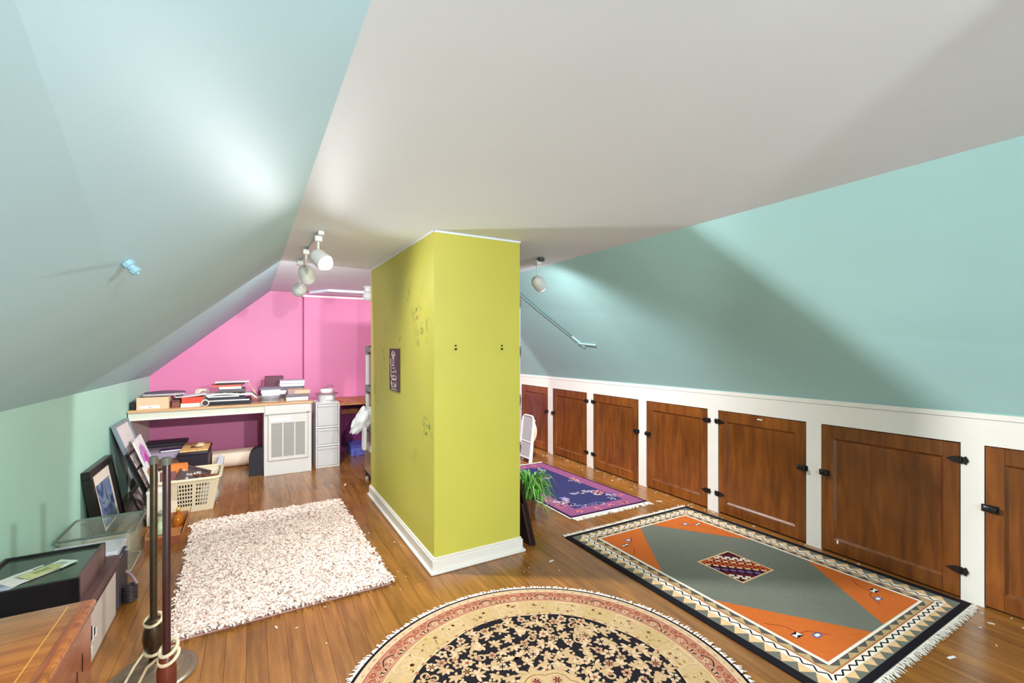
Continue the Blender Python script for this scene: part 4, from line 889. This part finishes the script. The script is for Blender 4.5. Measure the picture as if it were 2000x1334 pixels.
# ================================================================== LEANING PICTURES BY THE LEFT WALL
def leaning(label, yc, wdt, hgt, xb, xt, fw_, depth, fmat, mats, name='framed_picture', cat='picture frame', group='frames leaning on the left wall', z0=0, roll=0):
    """framed picture facing the room; local y along the wall, z up its face, +x towards the room"""
    tilt = math.asin((xb-xt)/hgt); t = thing(name, label, cat, (xb, yc, z0), (roll, -tilt, 0), group); hw = wdt/2; m = MB()
    for a, b_ in (((-hw, 0), (hw, fw_)), ((-hw, hgt-fw_), (hw, hgt)), ((-hw, fw_), (-hw+fw_, hgt-fw_)), ((hw-fw_, fw_), (hw, hgt-fw_))): m.b2((-depth, a[0], a[1]), (0, b_[0], b_[1]), 0, .003)
    m.build('frame', fmat, t); bx((-depth+.002, -hw+fw_*.6, fw_*.6), (-depth+.006, hw-fw_*.6, hgt-fw_*.6)).build('backing', black_paint, t, smooth=0)
    bx((-depth*.6, -hw+fw_, fw_), (-depth*.5, hw-fw_, hgt-fw_)).build('mat_board', mats, t, smooth=0)
    return t, -depth*.5, hw, hgt
blkf = mat('ebony_frame', (26, 20, 20), .3, .1)
t, x_, hw, hg = leaning('black framed blue picture with wide cream mat behind the clear bin', 4.49, .60, .535, -.885, -.975, .055, .05, blkf, mat('cream_mat', (232, 216, 198), .7, .02))
bx((x_, -.14, .07), (x_+.002, .195, .39)).build('print', picture('blue_print', [(52, 60, 84), (96, 116, 170), (150, 160, 178), (60, 92, 118), (70, 80, 110)], 5, 2), t, smooth=0)
t, x_, hw, hg = leaning('black collage frame of small photos leaning between blue picture and tall frame', 4.94, .28, .55, -.675, -.875, .022, .025, blkf, mat('collage_black', (20, 17, 18), .4))
for (y0, y1, z0, z1, s_) in ((-.125, .125, .405, .53, 1), (-.125, .125, .185, .385, 5), (-.125, .125, .03, .165, 9)):
    o = bx((x_, y0, z0), (x_+.003, y1, z1)).build('mat_window', mat('pinkish_mat', (222, 208, 204), .6, .03), t, smooth=0)
    for k in range(2): bx((x_+.003, y0+.05+.11*k, z0+.04), (x_+.004, y0+.10+.11*k, z1-.05)).build('photo', picture('photo_%d_%d' % (s_, k), [(120, 84, 76), (206, 186, 180), (156, 120, 110), (226, 214, 210)], 9, s_+k), o, smooth=0)
t, x_, hw, hg = leaning('tall blue-grey frame with white mat leaning against left wall', 5.16, .50, .78, -.735, -.985, .026, .028, mat('blue_grey_frame', (118, 130, 138), .4), mat('white_mat', (226, 214, 212), .6, .02))
bx((x_, -.21, .05), (x_+.002, .21, .50)).build('print', picture('dark_print', [(40, 34, 40), (80, 66, 74), (30, 26, 30)], 4, 8), t, smooth=0); bx((x_, -.03, .53), (x_+.002, .05, .59)).build('sketch', mat('sketch_grey', (166, 156, 146), .7, .2, 30), t, smooth=0)
# unframed drawings propped in front
def drawing(label, yc, wdt, hgt, xb, xt, roll, name, base, z0=0.0):
    tilt = math.asin((xb-xt)/hgt); t = thing(name, label, 'drawing', (xb, yc, z0), (roll, -tilt, 0), 'drawings and photos propped by the basket')
    bx((-.012, -wdt/2, 0), (0, wdt/2, hgt), .001).build('sheet', base, t); return t
t = drawing('white drawing with magenta flower propped against the tall grey frame', 5.06, .32, .64, -.645, -.855, .06, 'flower_drawing', mat('drawing_paper', (232, 224, 224), .7, .03)); rnd = random.Random(21)
m = MB(); f = lambda v: (.001, v[0], v[1])
for q in range(26): m.ribbon([(-.1+.2*rnd.random(), .03+.3*rnd.random())]*1+[(-.12+.24*rnd.random(), .05+.32*rnd.random()) for _ in range(1)]+[(-.1+.2*rnd.random(), .02+.36*rnd.random())], .004, 0, 0, f)
for q in range(9): 
    a = 2*pi*q/9; m.poly([(.0012, -.02+.02*cos(a+d_)+r_*cos(a+d_), .47+.02*sin(a+d_)+r_*sin(a+d_)) for d_, r_ in ((-.5, .02), (-.42, .08), (-.15, .10), (.15, .095), (.42, .08), (.5, .02))], 1)
m.poly([(.0016, -.01+.045*cos(a), .45+.05*sin(a)) for a in (2*pi*k_/12 for k_ in range(12))], 2)
m.build('ink', [mat('ink_black', (52, 46, 52), .7), mat('lilac_petal', (206, 142, 206), .7, .1), mat('magenta_petal', (206, 58, 168), .7, .1)], t, smooth=0)
t = drawing('white bordered brown photo standing on the cream box, left of basket', 4.495, .16, .22, -.645, -.71, .12, 'photo_print', mat('photo_border', (232, 226, 228), .5, .02), .2735); bx((0, -.055, .03), (.0015, .055, .175)).build('photo', picture('vase_photo', [(80, 40, 40), (212, 150, 80), (120, 70, 60), (236, 190, 130), (60, 36, 50)], 9, 4), t, smooth=0)
t = drawing('black backed photo board on floor beside the clear bin', 4.60, .26, .30, -.70, -.80, 0, 'photo_board', blkf); bx((0, -.11, .03), (.0015, .11, .27)).build('photo', picture('pale_photo', [(230, 222, 222), (150, 130, 130), (40, 34, 36), (240, 236, 236)], 4, 12), t, smooth=0)
# cream carton left of the basket, and cardboard tray with glass
t = thing('storage_box', 'tall cream box standing between the pictures and basket', 'box', (-.645, 4.49, 0)); bx((-.055, -.05, 0), (.07, .05, .265), .004).build('body', mat('cream_box', (226, 216, 196), .6, .02), t); bx((-.058, -.053, .245), (.073, .053, .272), .003).build('lid', mat('cream_lid', (236, 228, 212), .6, .02), t)
t = thing('cardboard_tray', 'brown cardboard tray of glassware behind the floor lamps', 'tray', (-.535, 4.20, 0)); m = MB()
cbm = mat('kraft', (172, 112, 64), .8, .05)
m.b2((-.10, -.23, 0), (.10, .22, .005)); m.b2((-.10, -.23, .005), (.10, -.225, .075)); m.b2((-.10, .215, .005), (.10, .22, .09)); m.b2((-.10, -.225, .005), (-.095, .215, .085)); m.hexa([(.095, -.225, .005), (.10, -.225, .005), (.10, .215, .005), (.095, .215, .005)], [(.105, -.225, .06), (.11, -.225, .06), (.125, .215, .12), (.12, .215, .12)]); m.build('tray', cbm, t, smooth=0)
bx((-.095, -.236, 0), (.10, -.231, .055)).build('front_band', mat('rust_card', (132, 66, 44), .7), t, smooth=0)
t = thing('glass_bowl', 'green glass bowl in the brown cardboard tray', 'bowl', (-.555, 4.05, .005)); m = MB(); m.lathe([(.03, 0), (.05, .02), (.058, .06), (.055, .06), (.046, .022), (.004, .008)], 24, cap=False); m.build('bowl', mat('green_glass', (104, 140, 64), .12, .1), t)
m = MB(); m.lathe([(.035, .06), (.04, .09), (.03, .12), (.015, .14)], 16); m.build('lid', mat('pale_green_glass', (190, 200, 160), .12), t)
t = thing('glass_jar', 'clear faceted jar with metal lid in the cardboard tray', 'jar', (-.57, 4.22, .005)); m = MB(); m.lathe([(.045, 0), (.05, .02), (.05, .10), (.035, .13), (.02, .14)], 10); m.build('jar', mat('smoky_glass', (178, 172, 140), .12, .2), t, smooth=20); m = MB(); m.lathe([(.028, .13), (.03, .16), (.012, .175)], 12); m.build('lid', mat('silvery', (196, 190, 178), .25, metal=.6), t)
t = thing('amber_bottle', 'amber glass ornament at the far end of cardboard tray', 'bottle', (-.49, 4.34, .005)); m = MB(); m.lathe([(.03, 0), (.04, .03), (.03, .07), (.012, .09), (.012, .12)], 14); m.build('body', mat('amber_glass', (176, 100, 30), .12), t); m = MB(); m.sphere((0, 0, .13), .015, 10); m.build('stopper', mat('gold_stopper', (220, 180, 80), .25), t)

# ================================================================== CLEAR BIN, FILE BOX, SHADOW BOX
t = thing('clear_bin', 'clear plastic storage bin below the black framed picture', 'storage box', (-.805, 3.775, 0)); cp = glassy('clear_plastic', (176, 184, 166), .20, .12)
m = MB(); b0 = rrect(.155, .165, .03, .003, 3); b1 = rrect(.175, .19, .03, .262, 3); i0_ = rrect(.151, .161, .03, .008, 3); i1_ = rrect(.171, .186, .03, .262, 3); n_ = len(b0)
m.add(b0+b1+i1_+i0_, [(a*n_+i, a*n_+(i+1) % n_, (a+1)*n_+(i+1) % n_, (a+1)*n_+i) for a in range(3) for i in range(n_)]+[tuple(reversed(range(n_))), tuple(range(3*n_, 4*n_))]); m.build('tub', cp, t, smooth=30)
m = MB(); m.tube(rrect(.179, .194, .03, .262, 3), .007, 8, closed=True); m.build('rim', glassy('rim_plastic', (104, 120, 110), .8, .2), t)
m = MB(); m.tube(rrect(.158, .168, .03, .004, 3), .004, 6, closed=True); m.build('foot', glassy('foot_plastic', (206, 204, 190), .7, .2), t)
for nm, lb, cat, lo, hi, col_ in (('small_box', 'dark box lying inside the clear bin', 'box', (-.13, -.14, .009), (.05, .0, .10), (74, 70, 62)), ('paper_stack', 'stack of white papers at the far side of the clear bin', 'paper', (-.12, .03, .009), (.10, .15, .14), (226, 214, 196)), ('small_box', 'brown box in the corner inside the clear bin', 'box', (.06, -.13, .009), (.13, .0, .08), (120, 90, 66))):
    q = thing(nm, lb, cat, (-.805, 3.775, 0), 0, 'things inside the clear bin'); bx(lo, hi, .004).build('body', mat(nm+str(col_[0]), col_, .6), q); bx((lo[0]+.01, lo[1]+.01, hi[2]), (hi[0]-.01, hi[1]-.01, hi[2]+.006), .002).build('cover', mat(nm+'c'+str(col_[0]), tuple(int(c_*.85) for c_ in col_), .6), q)
t = thing('file_box', 'white file box with a taped handle behind the wooden chest', 'box', (-.80, 2.78, 0))
bx((-.18, -.30, 0), (.19, .295, .235), .004).build('body', mat('pinkish_card', (206, 192, 182), .7, .03), t)
m = MB()
for q in range(4): m.b2((.190, -.14+.022*q, .105-.012*(q % 2)), (.194, -.125+.022*q, .165-.014*q), q % 2)
m.b2((.190, -.20, .04), (.1935, -.12, .075), 1); m.build('handle_tape', [black_paint, white_paper], t, smooth=0)
t = thing('portfolio_case', 'brown-purple flat portfolio between the file box and black shadow box', 'portfolio', (-.80, 2.80, .236)); 
bx((-.185, -.31, 0), (.195, .31, .006)).build('bottom_cover', mat('aubergine_board', (84, 62, 66), .5, .08), t, smooth=0); bx((-.18, -.30, .006), (.188, .30, .022)).build('papers', mat('mauve_pages', (150, 130, 138), .7, .15, 60), t, smooth=0); bx((-.185, -.31, .022), (.20, .31, .062), .003).build('top_cover', mat('plum_brown_board', (96, 68, 66), .5, .08), t)
t = thing('shadow_box', 'black glass-topped shadow box lying flat with papers on it', 'shadow box', (-.815, 2.80, .2985))
m = MB(); m.b2((-.185, -.185, 0), (.175, -.168, .105), 0, .002); m.b2((-.185, .21, 0), (.175, .225, .105), 0, .002); m.b2((-.185, -.168, 0), (-.17, .21, .105), 0, .002); m.build('rim', black_paint, t)
bx((.160, -.168, 0), (.175, .21, .105), .002).build('lit_side_board', mat('plum_lit_side', (104, 76, 74), .4, .08), t)  # right side paler than the black rim: light put into its colour
bx((-.17, -.168, 0), (.16, .21, .004)).build('back', black_paint, t, smooth=0); bx((-.17, -.168, .088), (.16, .21, .094)).build('glass', mat('dusty_dark_glass', (58, 72, 60), .12, .1, spec=.6), t, smooth=0)
rnd = random.Random(8)
for k, (px, py, a, wd, ht, c_, lb) in enumerate(((-.12, -.13, .5, .09, .13, (206, 206, 208), 'whitish printed leaflet at the front left on the shadow box glass'), (-.08, -.075, .7, .08, .12, (170, 172, 196), 'lavender leaflet in the middle of papers on shadow box'), (-.03, -.03, .8, .08, .13, (222, 218, 212), 'white folded paper on the shadow box glass centre'), (.03, .03, .9, .05, .08, (120, 140, 130), 'grey-green card on the shadow box glass'), (.06, .035, .6, .06, .06, (206, 222, 206), 'pale green slip farthest right on the shadow box'), (.01, -.02, .75, .05, .10, (196, 200, 140), 'yellowish slip under papers on the shadow box'))):
    t = thing('leaflet', lb, 'paper', (-.815+px, 2.80+py, .2985+.0945+.0016*k), -a, 'papers on the shadow box'); wd *= 1.45; ht *= 1.25; bx((-wd/2, -ht/2, 0), (wd/2, ht/2, .0015)).build('sheet', mat('leaf_%d' % k, c_, .6, .12, 30), t, smooth=0)
    bx((-wd*.3, -ht*.2, .0015), (wd*.2, ht*.25, .0017)).build('print', mat('leafprint_%d' % k, tuple(int(x*.78) for x in c_), .6, .3, 50), t, smooth=0)
t = thing('newspaper_stack', 'folded newspapers and letters stacked behind the black shadow box', 'newspaper', (-.77, 3.225, 0)); 
bx((-.17, -.10, 0), (.16, .11, .235), .004).build('under_box', mat('grey_under', (74, 66, 70), .6), t)
for k, (c_, h_) in enumerate((((176, 176, 186), .022), ((70, 72, 110), .010), ((190, 190, 200), .026), ((206, 206, 212), .020))):
    z_ = .235+(0, .022, .032, .058)[k]; bx((-.16+.006*k, -.10, z_), (.15+.008*(k % 2), .10, z_+h_), .003).build('paper', mat('news_%d' % k, c_, .7, .06, 40), t).rotation_euler.z = (.03, -.04, .05, -.02)[k]
bx((-.10, -.1035, .294), (.06, -.1005, .310)).build('masthead', picture('news_print', [(60, 90, 160), (190, 120, 180), (230, 230, 235), (60, 140, 190)], 20, 3), t, smooth=0)
t = thing('wire_coil', 'small dark wire coil beside the file box on the floor', 'coil', (-.575, 3.20, 0)); m = MB()
for q in range(7): m.tube([(.03*cos(a), .03*sin(a), .012+.012*q) for a in (2*pi*k_/14 for k_ in range(14))], .005, 6, closed=True)
m.build('coil', mat('charcoal_wire', (58, 50, 56), .4), t); m = MB(); m.tube([(.03, 0, .09), (.0, 0, .15), (-.02, 0, .17)], .008, 6); m.build('handle', mat('mauve_handle', (150, 120, 126), .4), t)

# ================================================================== WOODEN CHEST
cw = wood('chest_wood', (140, 72, 22), (186, 112, 44), .2, (1.1, 12, 12), .5, 0, 'Object', .2)
cs = wood('chest_side_wood', (128, 60, 28), (172, 96, 56), .26, (12, 1.1, 12), .5, 0, 'Object', .2)
t = thing('wooden_chest', 'polished reddish wooden chest at the bottom left corner', 'chest', (-.745, 1.76, 0))
bx((-.26, -.40, .0), (.255, .375, .46), .004).build('body', cs, t)
bx((-.265, -.41, .475), (.268, .388, .50), .011, 3).build('top', cw, t); bx((.232, -.40, .4995), (.250, .372, .503), .0015).build('edge_bead', cs, t)
bx((-.262, -.405, .46), (.262, .382, .475), .005, 2).build('moulding', cs, t)
m = MB(); m.b2((.196, -.40, .5), (.199, .36, .5003)); m.build('inlay', mat('inlay_yellow', (226, 168, 74), .3), t, smooth=0)
m = MB(); m.b2((.255, .27, .31), (.257, .275, .37)); m.b2((.255, .22, .30), (.2565, .224, .34)); m.build('keyhole', black_paint, t, smooth=0)

# ================================================================== FLOOR LAMPS WITHOUT SHADES
brz = mat('bronze', (72, 56, 38), .35, .2, 20, metal=.5); mah = mat('mahogany_pole', (62, 30, 28), .3, .12, 20)
t = thing('floor_lamp', 'shadeless bronze floor lamp, left of the two, disc base on floor', 'floor lamp', (-.358, 2.424, 0), 0, 'shadeless floor lamps')
m = MB(); m.lathe([(.155, 0), (.157, .008), (.150, .014), (.135, .016), (.128, .024), (.110, .026), (.102, .034), (.07, .04), (.04, .046), (.026, .06)], 48); m.build('base', mat('pewter_base', (128, 110, 92), .3, .08, metal=.4), t)
m = MB(); m.lathe([(.018, .055), (.016, .09), (.022, .105), (.034, .13), (.040, .165), (.036, .20), (.024, .228), (.032, .236), (.018, .245)], 24); m.build('urn', brz, t)
m = MB(); m.lathe([(.0135, .24), (.0135, .90), (.010, .905)], 20); m.build('pole', brz, t)
m = MB(); m.lathe([(.016, .90), (.016, .93), (.010, .932)], 20); m.build('socket', mat('socket_grey', (120, 116, 106), .4, metal=.4), t)
m = MB()
for z_, a0 in ((.238, .3), (.115, 0)): m.tube([(.030*cos(a), .030*sin(a), z_+.014*sin(a+a0)) for a in (2*pi*k_/20 for k_ in range(20))], .0065, 8, closed=True)
m.tube([(-.03, 0, .112), (-.055, -.05, .09), (-.09, -.13, .04), (-.12, -.22, .008), (-.06, -.33, .008), (-.0, -.42, .008)], .005, 8); m.build('cord', mat('ivory_cord', (222, 204, 168), .5), t)
t = thing('floor_lamp', 'shadeless mahogany floor lamp, right of the two, nearer the viewer', 'floor lamp', (-.262, 2.024, 0), 0, 'shadeless floor lamps')
m = MB(); m.lathe([(.125, 0), (.127, .01), (.118, .016), (.09, .02), (.06, .03), (.03, .05)], 40); m.build('base', mah, t)
m = MB(); m.lathe([(.022, .045), (.03, .07), (.020, .10), (.026, .14), (.030, .19), (.030, .24), (.024, .28), (.013, .295)], 24); m.build('urn', mat('red_brown_urn', (104, 48, 32), .25, .15, 20), t)
m = MB(); m.lathe([(.0125, .29), (.0125, .975), (.009, .98)], 20); m.build('pole', mah, t)
m = MB(); m.lathe([(.015, .975), (.015, 1.0), (.010, 1.002)], 20); m.build('socket', mat('socket_grey', (120, 116, 106), .4, metal=.4), t)
m = MB()
for z_, r_ in ((.315, .026), (.285, .029)): m.tube([(r_*cos(a)+.006, r_*sin(a), z_+.016*sin(a+.6)) for a in (2*pi*k_/20 for k_ in range(20))], .0062, 8, closed=True)
m.tube([(-.022, 0, .29), (-.06, .03, .25), (-.10, .06, .16), (-.15, .05, .06), (-.16, -.02, .008), (-.14, -.12, .008)], .005, 8); m.build('cord', mat('ivory_cord', (222, 204, 168), .5), t)

# ================================================================== PLASTIC SHELVING BY THE COLUMN
def shelving(label, x0, x1, y0, y1, levels, post_m, shelf_m, foot_m):
    t = thing('shelving_unit', label, 'shelving', ((x0+x1)/2, (y0+y1)/2, 0), 0, 'plastic shelving units'); hx, hy = (x1-x0)/2, (y1-y0)/2; r = .024
    for z in levels:
        m = MB(); m.b2((-hx, -hy, z-.05), (hx, hy, z), 0, .008)
        for sx in (-1, 1):
            for sy in (-1, 1): m.tube([(sx*(hx-r-.003), sy*(hy-r-.003), z-.075), (sx*(hx-r-.003), sy*(hy-r-.003), z+.02)], r+.005, 12)
        m.build('shelf', foot_m if z < .2 else shelf_m, t)
    for sx in (-1, 1):
        for sy in (-1, 1):
            m = MB(); m.tube([(sx*(hx-r-.003), sy*(hy-r-.003), 0), (sx*(hx-r-.003), sy*(hy-r-.003), levels[-1]-.01)], r, 14); m.build('post', post_m, t)
    return t
pw_ = mat('post_white', (216, 214, 210), .45, .02)
shelving('grey and white plastic shelving behind the column, left side, bag on it', 1.045, 1.58, 4.48, 4.93, (.11, .575, .975, 1.385), pw_, grey_plastic, mat('foot_black', (46, 44, 46), .5))
shelving('white plastic shelving right of the column, mostly hidden, dark collars', 1.632, 2.098, 3.46, 4.28, (.11, .525, .945, 1.38, 1.82), mat('post_bright', (238, 236, 232), .4, .01), mat('collar_grey', (90, 88, 88), .5), mat('foot_black', (46, 44, 46), .5))
t = thing('plastic_bag', 'crumpled white plastic bag on the grey shelving', 'bag', (1.03, 4.70, .577))
bm = bmesh.new(); bmesh.ops.create_icosphere(bm, subdivisions=4, radius=1); rnd = random.Random(12)
from mathutils import noise
for v in bm.verts:
    n = noise.noise(v.co*2.2)*.28+noise.noise(v.co*5+Vector((3, 1, 2)))*.14+abs(noise.noise(v.co*9))*.07
    c_ = v.co*(1+n); v.co = Vector((c_.x*.115-.04, c_.y*.10, max(.002, c_.z*.115+.09)))
    if v.co.x < -.055: v.co.z -= (-(v.co.x+.055))*.9
bm.verts.index_update(); m = MB(); m.add([v.co[:] for v in bm.verts], [[v.index for v in f.verts] for f in bm.faces]); bm.free(); m.build('bag', mat('bag_white', (232, 230, 230), .4, .02), t, smooth=60)
m = MB(); m.hexa([(-.075, -.13, -.20), (-.050, -.13, -.20), (-.050, -.05, -.20), (-.075, -.05, -.20)], [(-.07, -.14, .02), (-.045, -.14, .02), (-.045, -.04, .02), (-.07, -.04, .02)]); m.build('drooping_fold', mat('bag_white', (232, 230, 230), .4, .02), t, smooth=0)
t = thing('cardboard_box', 'brown carton on the bottom tier of the grey shelving', 'box', (1.19, 4.70, .111)); bx((-.16, -.17, 0), (.14, .17, .22), .004).build('body', mat('shelf_carton', (176, 140, 112), .8), t); bx((-.161, -.171, .17), (.12, -.168, .218)).build('tape', white_paper, t, smooth=0); bx((-.165, -.12, .222), (.10, .1, .30), .01).build('paper_top', white_paper, t)

# ================================================================== RIGHT OF THE COLUMN
t = thing('framed_board', 'dark wooden framed board leaning on the right side of column', 'board', (1.722, 2.93, 0), (0, radians(-13.5), 0))
m = MB(); H_ = .475
for a, b_ in (((-.26, 0), (.26, .05)), ((-.26, H_-.05), (.26, H_)), ((-.26, .05), (-.21, H_-.05)), ((.21, .05), (.26, H_-.05))): m.b2((-.012, a[0], a[1]), (.014, b_[0], b_[1]), 0, .002)
m.build('frame', mat('dark_board_frame', (34, 20, 20), .35), t); bx((-.010, -.21, .05), (.004, .21, H_-.05)).build('panel', mat('board_panel_brown', (62, 36, 34), .4), t, smooth=0)
bx((-.03, -.255, .0), (-.012, .255, .32)).build('backing', mat('board_back', (48, 30, 28), .6), t, smooth=0)
t = thing('potted_plant', 'green spider plant in a brown pot beside the lime column', 'plant', (2.03, 3.22, 0))
m = MB(); m.lathe([(.04, 0), (.045, .01), (.055, .10), (.062, .102), (.062, .125), (.055, .125), (.05, .115), (.004, .115)], 24, cap=False); m.build('pot', mat('terracotta_brown', (122, 78, 52), .7, .1), t)
m = MB(); m.lathe([(.053, .112), (.04, .118), (.004, .12)], 16); m.build('soil', mat('soil', (50, 36, 26), .95, .3, 60), t)
rnd = random.Random(17); m = MB()
for q in range(200):
    a = rnd.uniform(0, 2*pi); L = rnd.uniform(.12, .30); lift = rnd.uniform(.05, .20); wd = rnd.uniform(.012, .020); ca, sa = cos(a), sin(a); tw = rnd.uniform(-.3, .3)
    r0 = rnd.uniform(0, .05); pts = []
    for j in range(8):
        u = j/7; r_ = r0+L*.72*u**.9; zz = .12+lift*sin(pi*min(1, u*1.02)*.62)*1.35-.13*u**3*(L/.24); aa = a+tw*u*u
        pts.append((r_*cos(aa), r_*sin(aa), max(.012, zz), wd*(1-u**2.2)*.5+.0006))
    vs = []
    for x, y, z_, h_ in pts: vs += [(x-sa*h_, y+ca*h_, z_+.002), (x+sa*h_, y-ca*h_, z_+.002), (x, y, z_-.002)]
    m.add(vs, [(3*j+i, 3*j+(i+1) % 3, 3*j+3+(i+1) % 3, 3*j+3+i) for j in range(7) for i in range(3)], rnd.choice([0, 0, 1, 2]))
stuff(m.build('foliage', [mat('leaf_green', (104, 176, 66), .4, .15, 20), mat('leaf_light', (142, 196, 96), .4, .1, 20), mat('leaf_dark', (54, 112, 42), .4, .15, 20)], t, smooth=60))
t = thing('folded_chair', 'white folded mesh chair standing beyond the purple runner', 'chair', (2.86, 4.66, 0), (0, radians(6.5), 0))
wf_ = mat('white_tube', (236, 232, 228), .35, .01)
path = [(0, -.12, .012), (0, -.12, .50)]+[(0, -.12+.05*(1-cos(a)), .50+.06*sin(a)) for a in (pi/2*q/5 for q in range(1, 6))]+[(0, .07+.05*sin(a), .50+.06*cos(a)) for a in (pi/2*q/5 for q in range(0, 6))]+[(0, .12, .50), (0, .12, .012)]
m = MB(); m.tube(path, .012, 10); m.tube([(0, -.12, .25), (0, .12, .25)], .009, 8); m.tube([(0, -.12, .06), (0, .12, .06)], .009, 8); m.build('back_frame', wf_, t)
bx((-.002, -.112, .06), (.002, .112, .545)).build('mesh_panel', mat('pale_mesh', (196, 194, 194), .6, .1, 200, .3, 400), t, smooth=0)
m = MB(); m.lathe([(.13, -.012), (.14, 0), (.13, .012)], 28, 0, Matrix.Translation((.062, .02, .36)) @ Matrix.Rotation(pi/2, 4, 'Y')); m.build('seat', mat('cream_seat', (222, 196, 164), .5), t)
m = MB(); m.tube([(.04, -.08, .52), (.04, -.10, .012)], .009, 8); m.tube([(.04, .10, .52), (.04, .10, .012)], .009, 8); m.build('rear_leg', wf_, t)
t = thing('dried_branches', 'thin dried twigs leaning against the far right cupboards', 'twigs', (3.12, 5.02, 0))
m = MB(); rnd = random.Random(31)
for q in range(5):
    p = Vector((rnd.uniform(-.01, .01), rnd.uniform(-.01, .01), .0)); d_ = Vector((rnd.uniform(.0, .30), rnd.uniform(-.5, .35), 1)).normalized(); pts = [p.copy()]
    for j in range(8): 
        p = p+d_*.095; d_ = (d_+Vector((rnd.uniform(-.15, .06), rnd.uniform(-.25, .25), 0))).normalized(); pts.append(p.copy())
        if j > 2: e = p+(d_+Vector((rnd.uniform(-.5, .2), rnd.uniform(-1, 1), rnd.uniform(-.1, .4)))).normalized()*.10; m.tube([p, (p+e)/2+Vector((0, 0, .008)), e], .0014, 5)
    m.tube(pts, [.003-.0002*j for j in range(9)], 6)
m.build('twigs', mat('twig_grey_brown', (110, 86, 74), .8), t)
m = MB(); m.lathe([(.022, 0), (.03, .02), (.026, .10), (.03, .12)], 16); m.build('vase', mat('dark_vase', (44, 34, 32), .4), t)
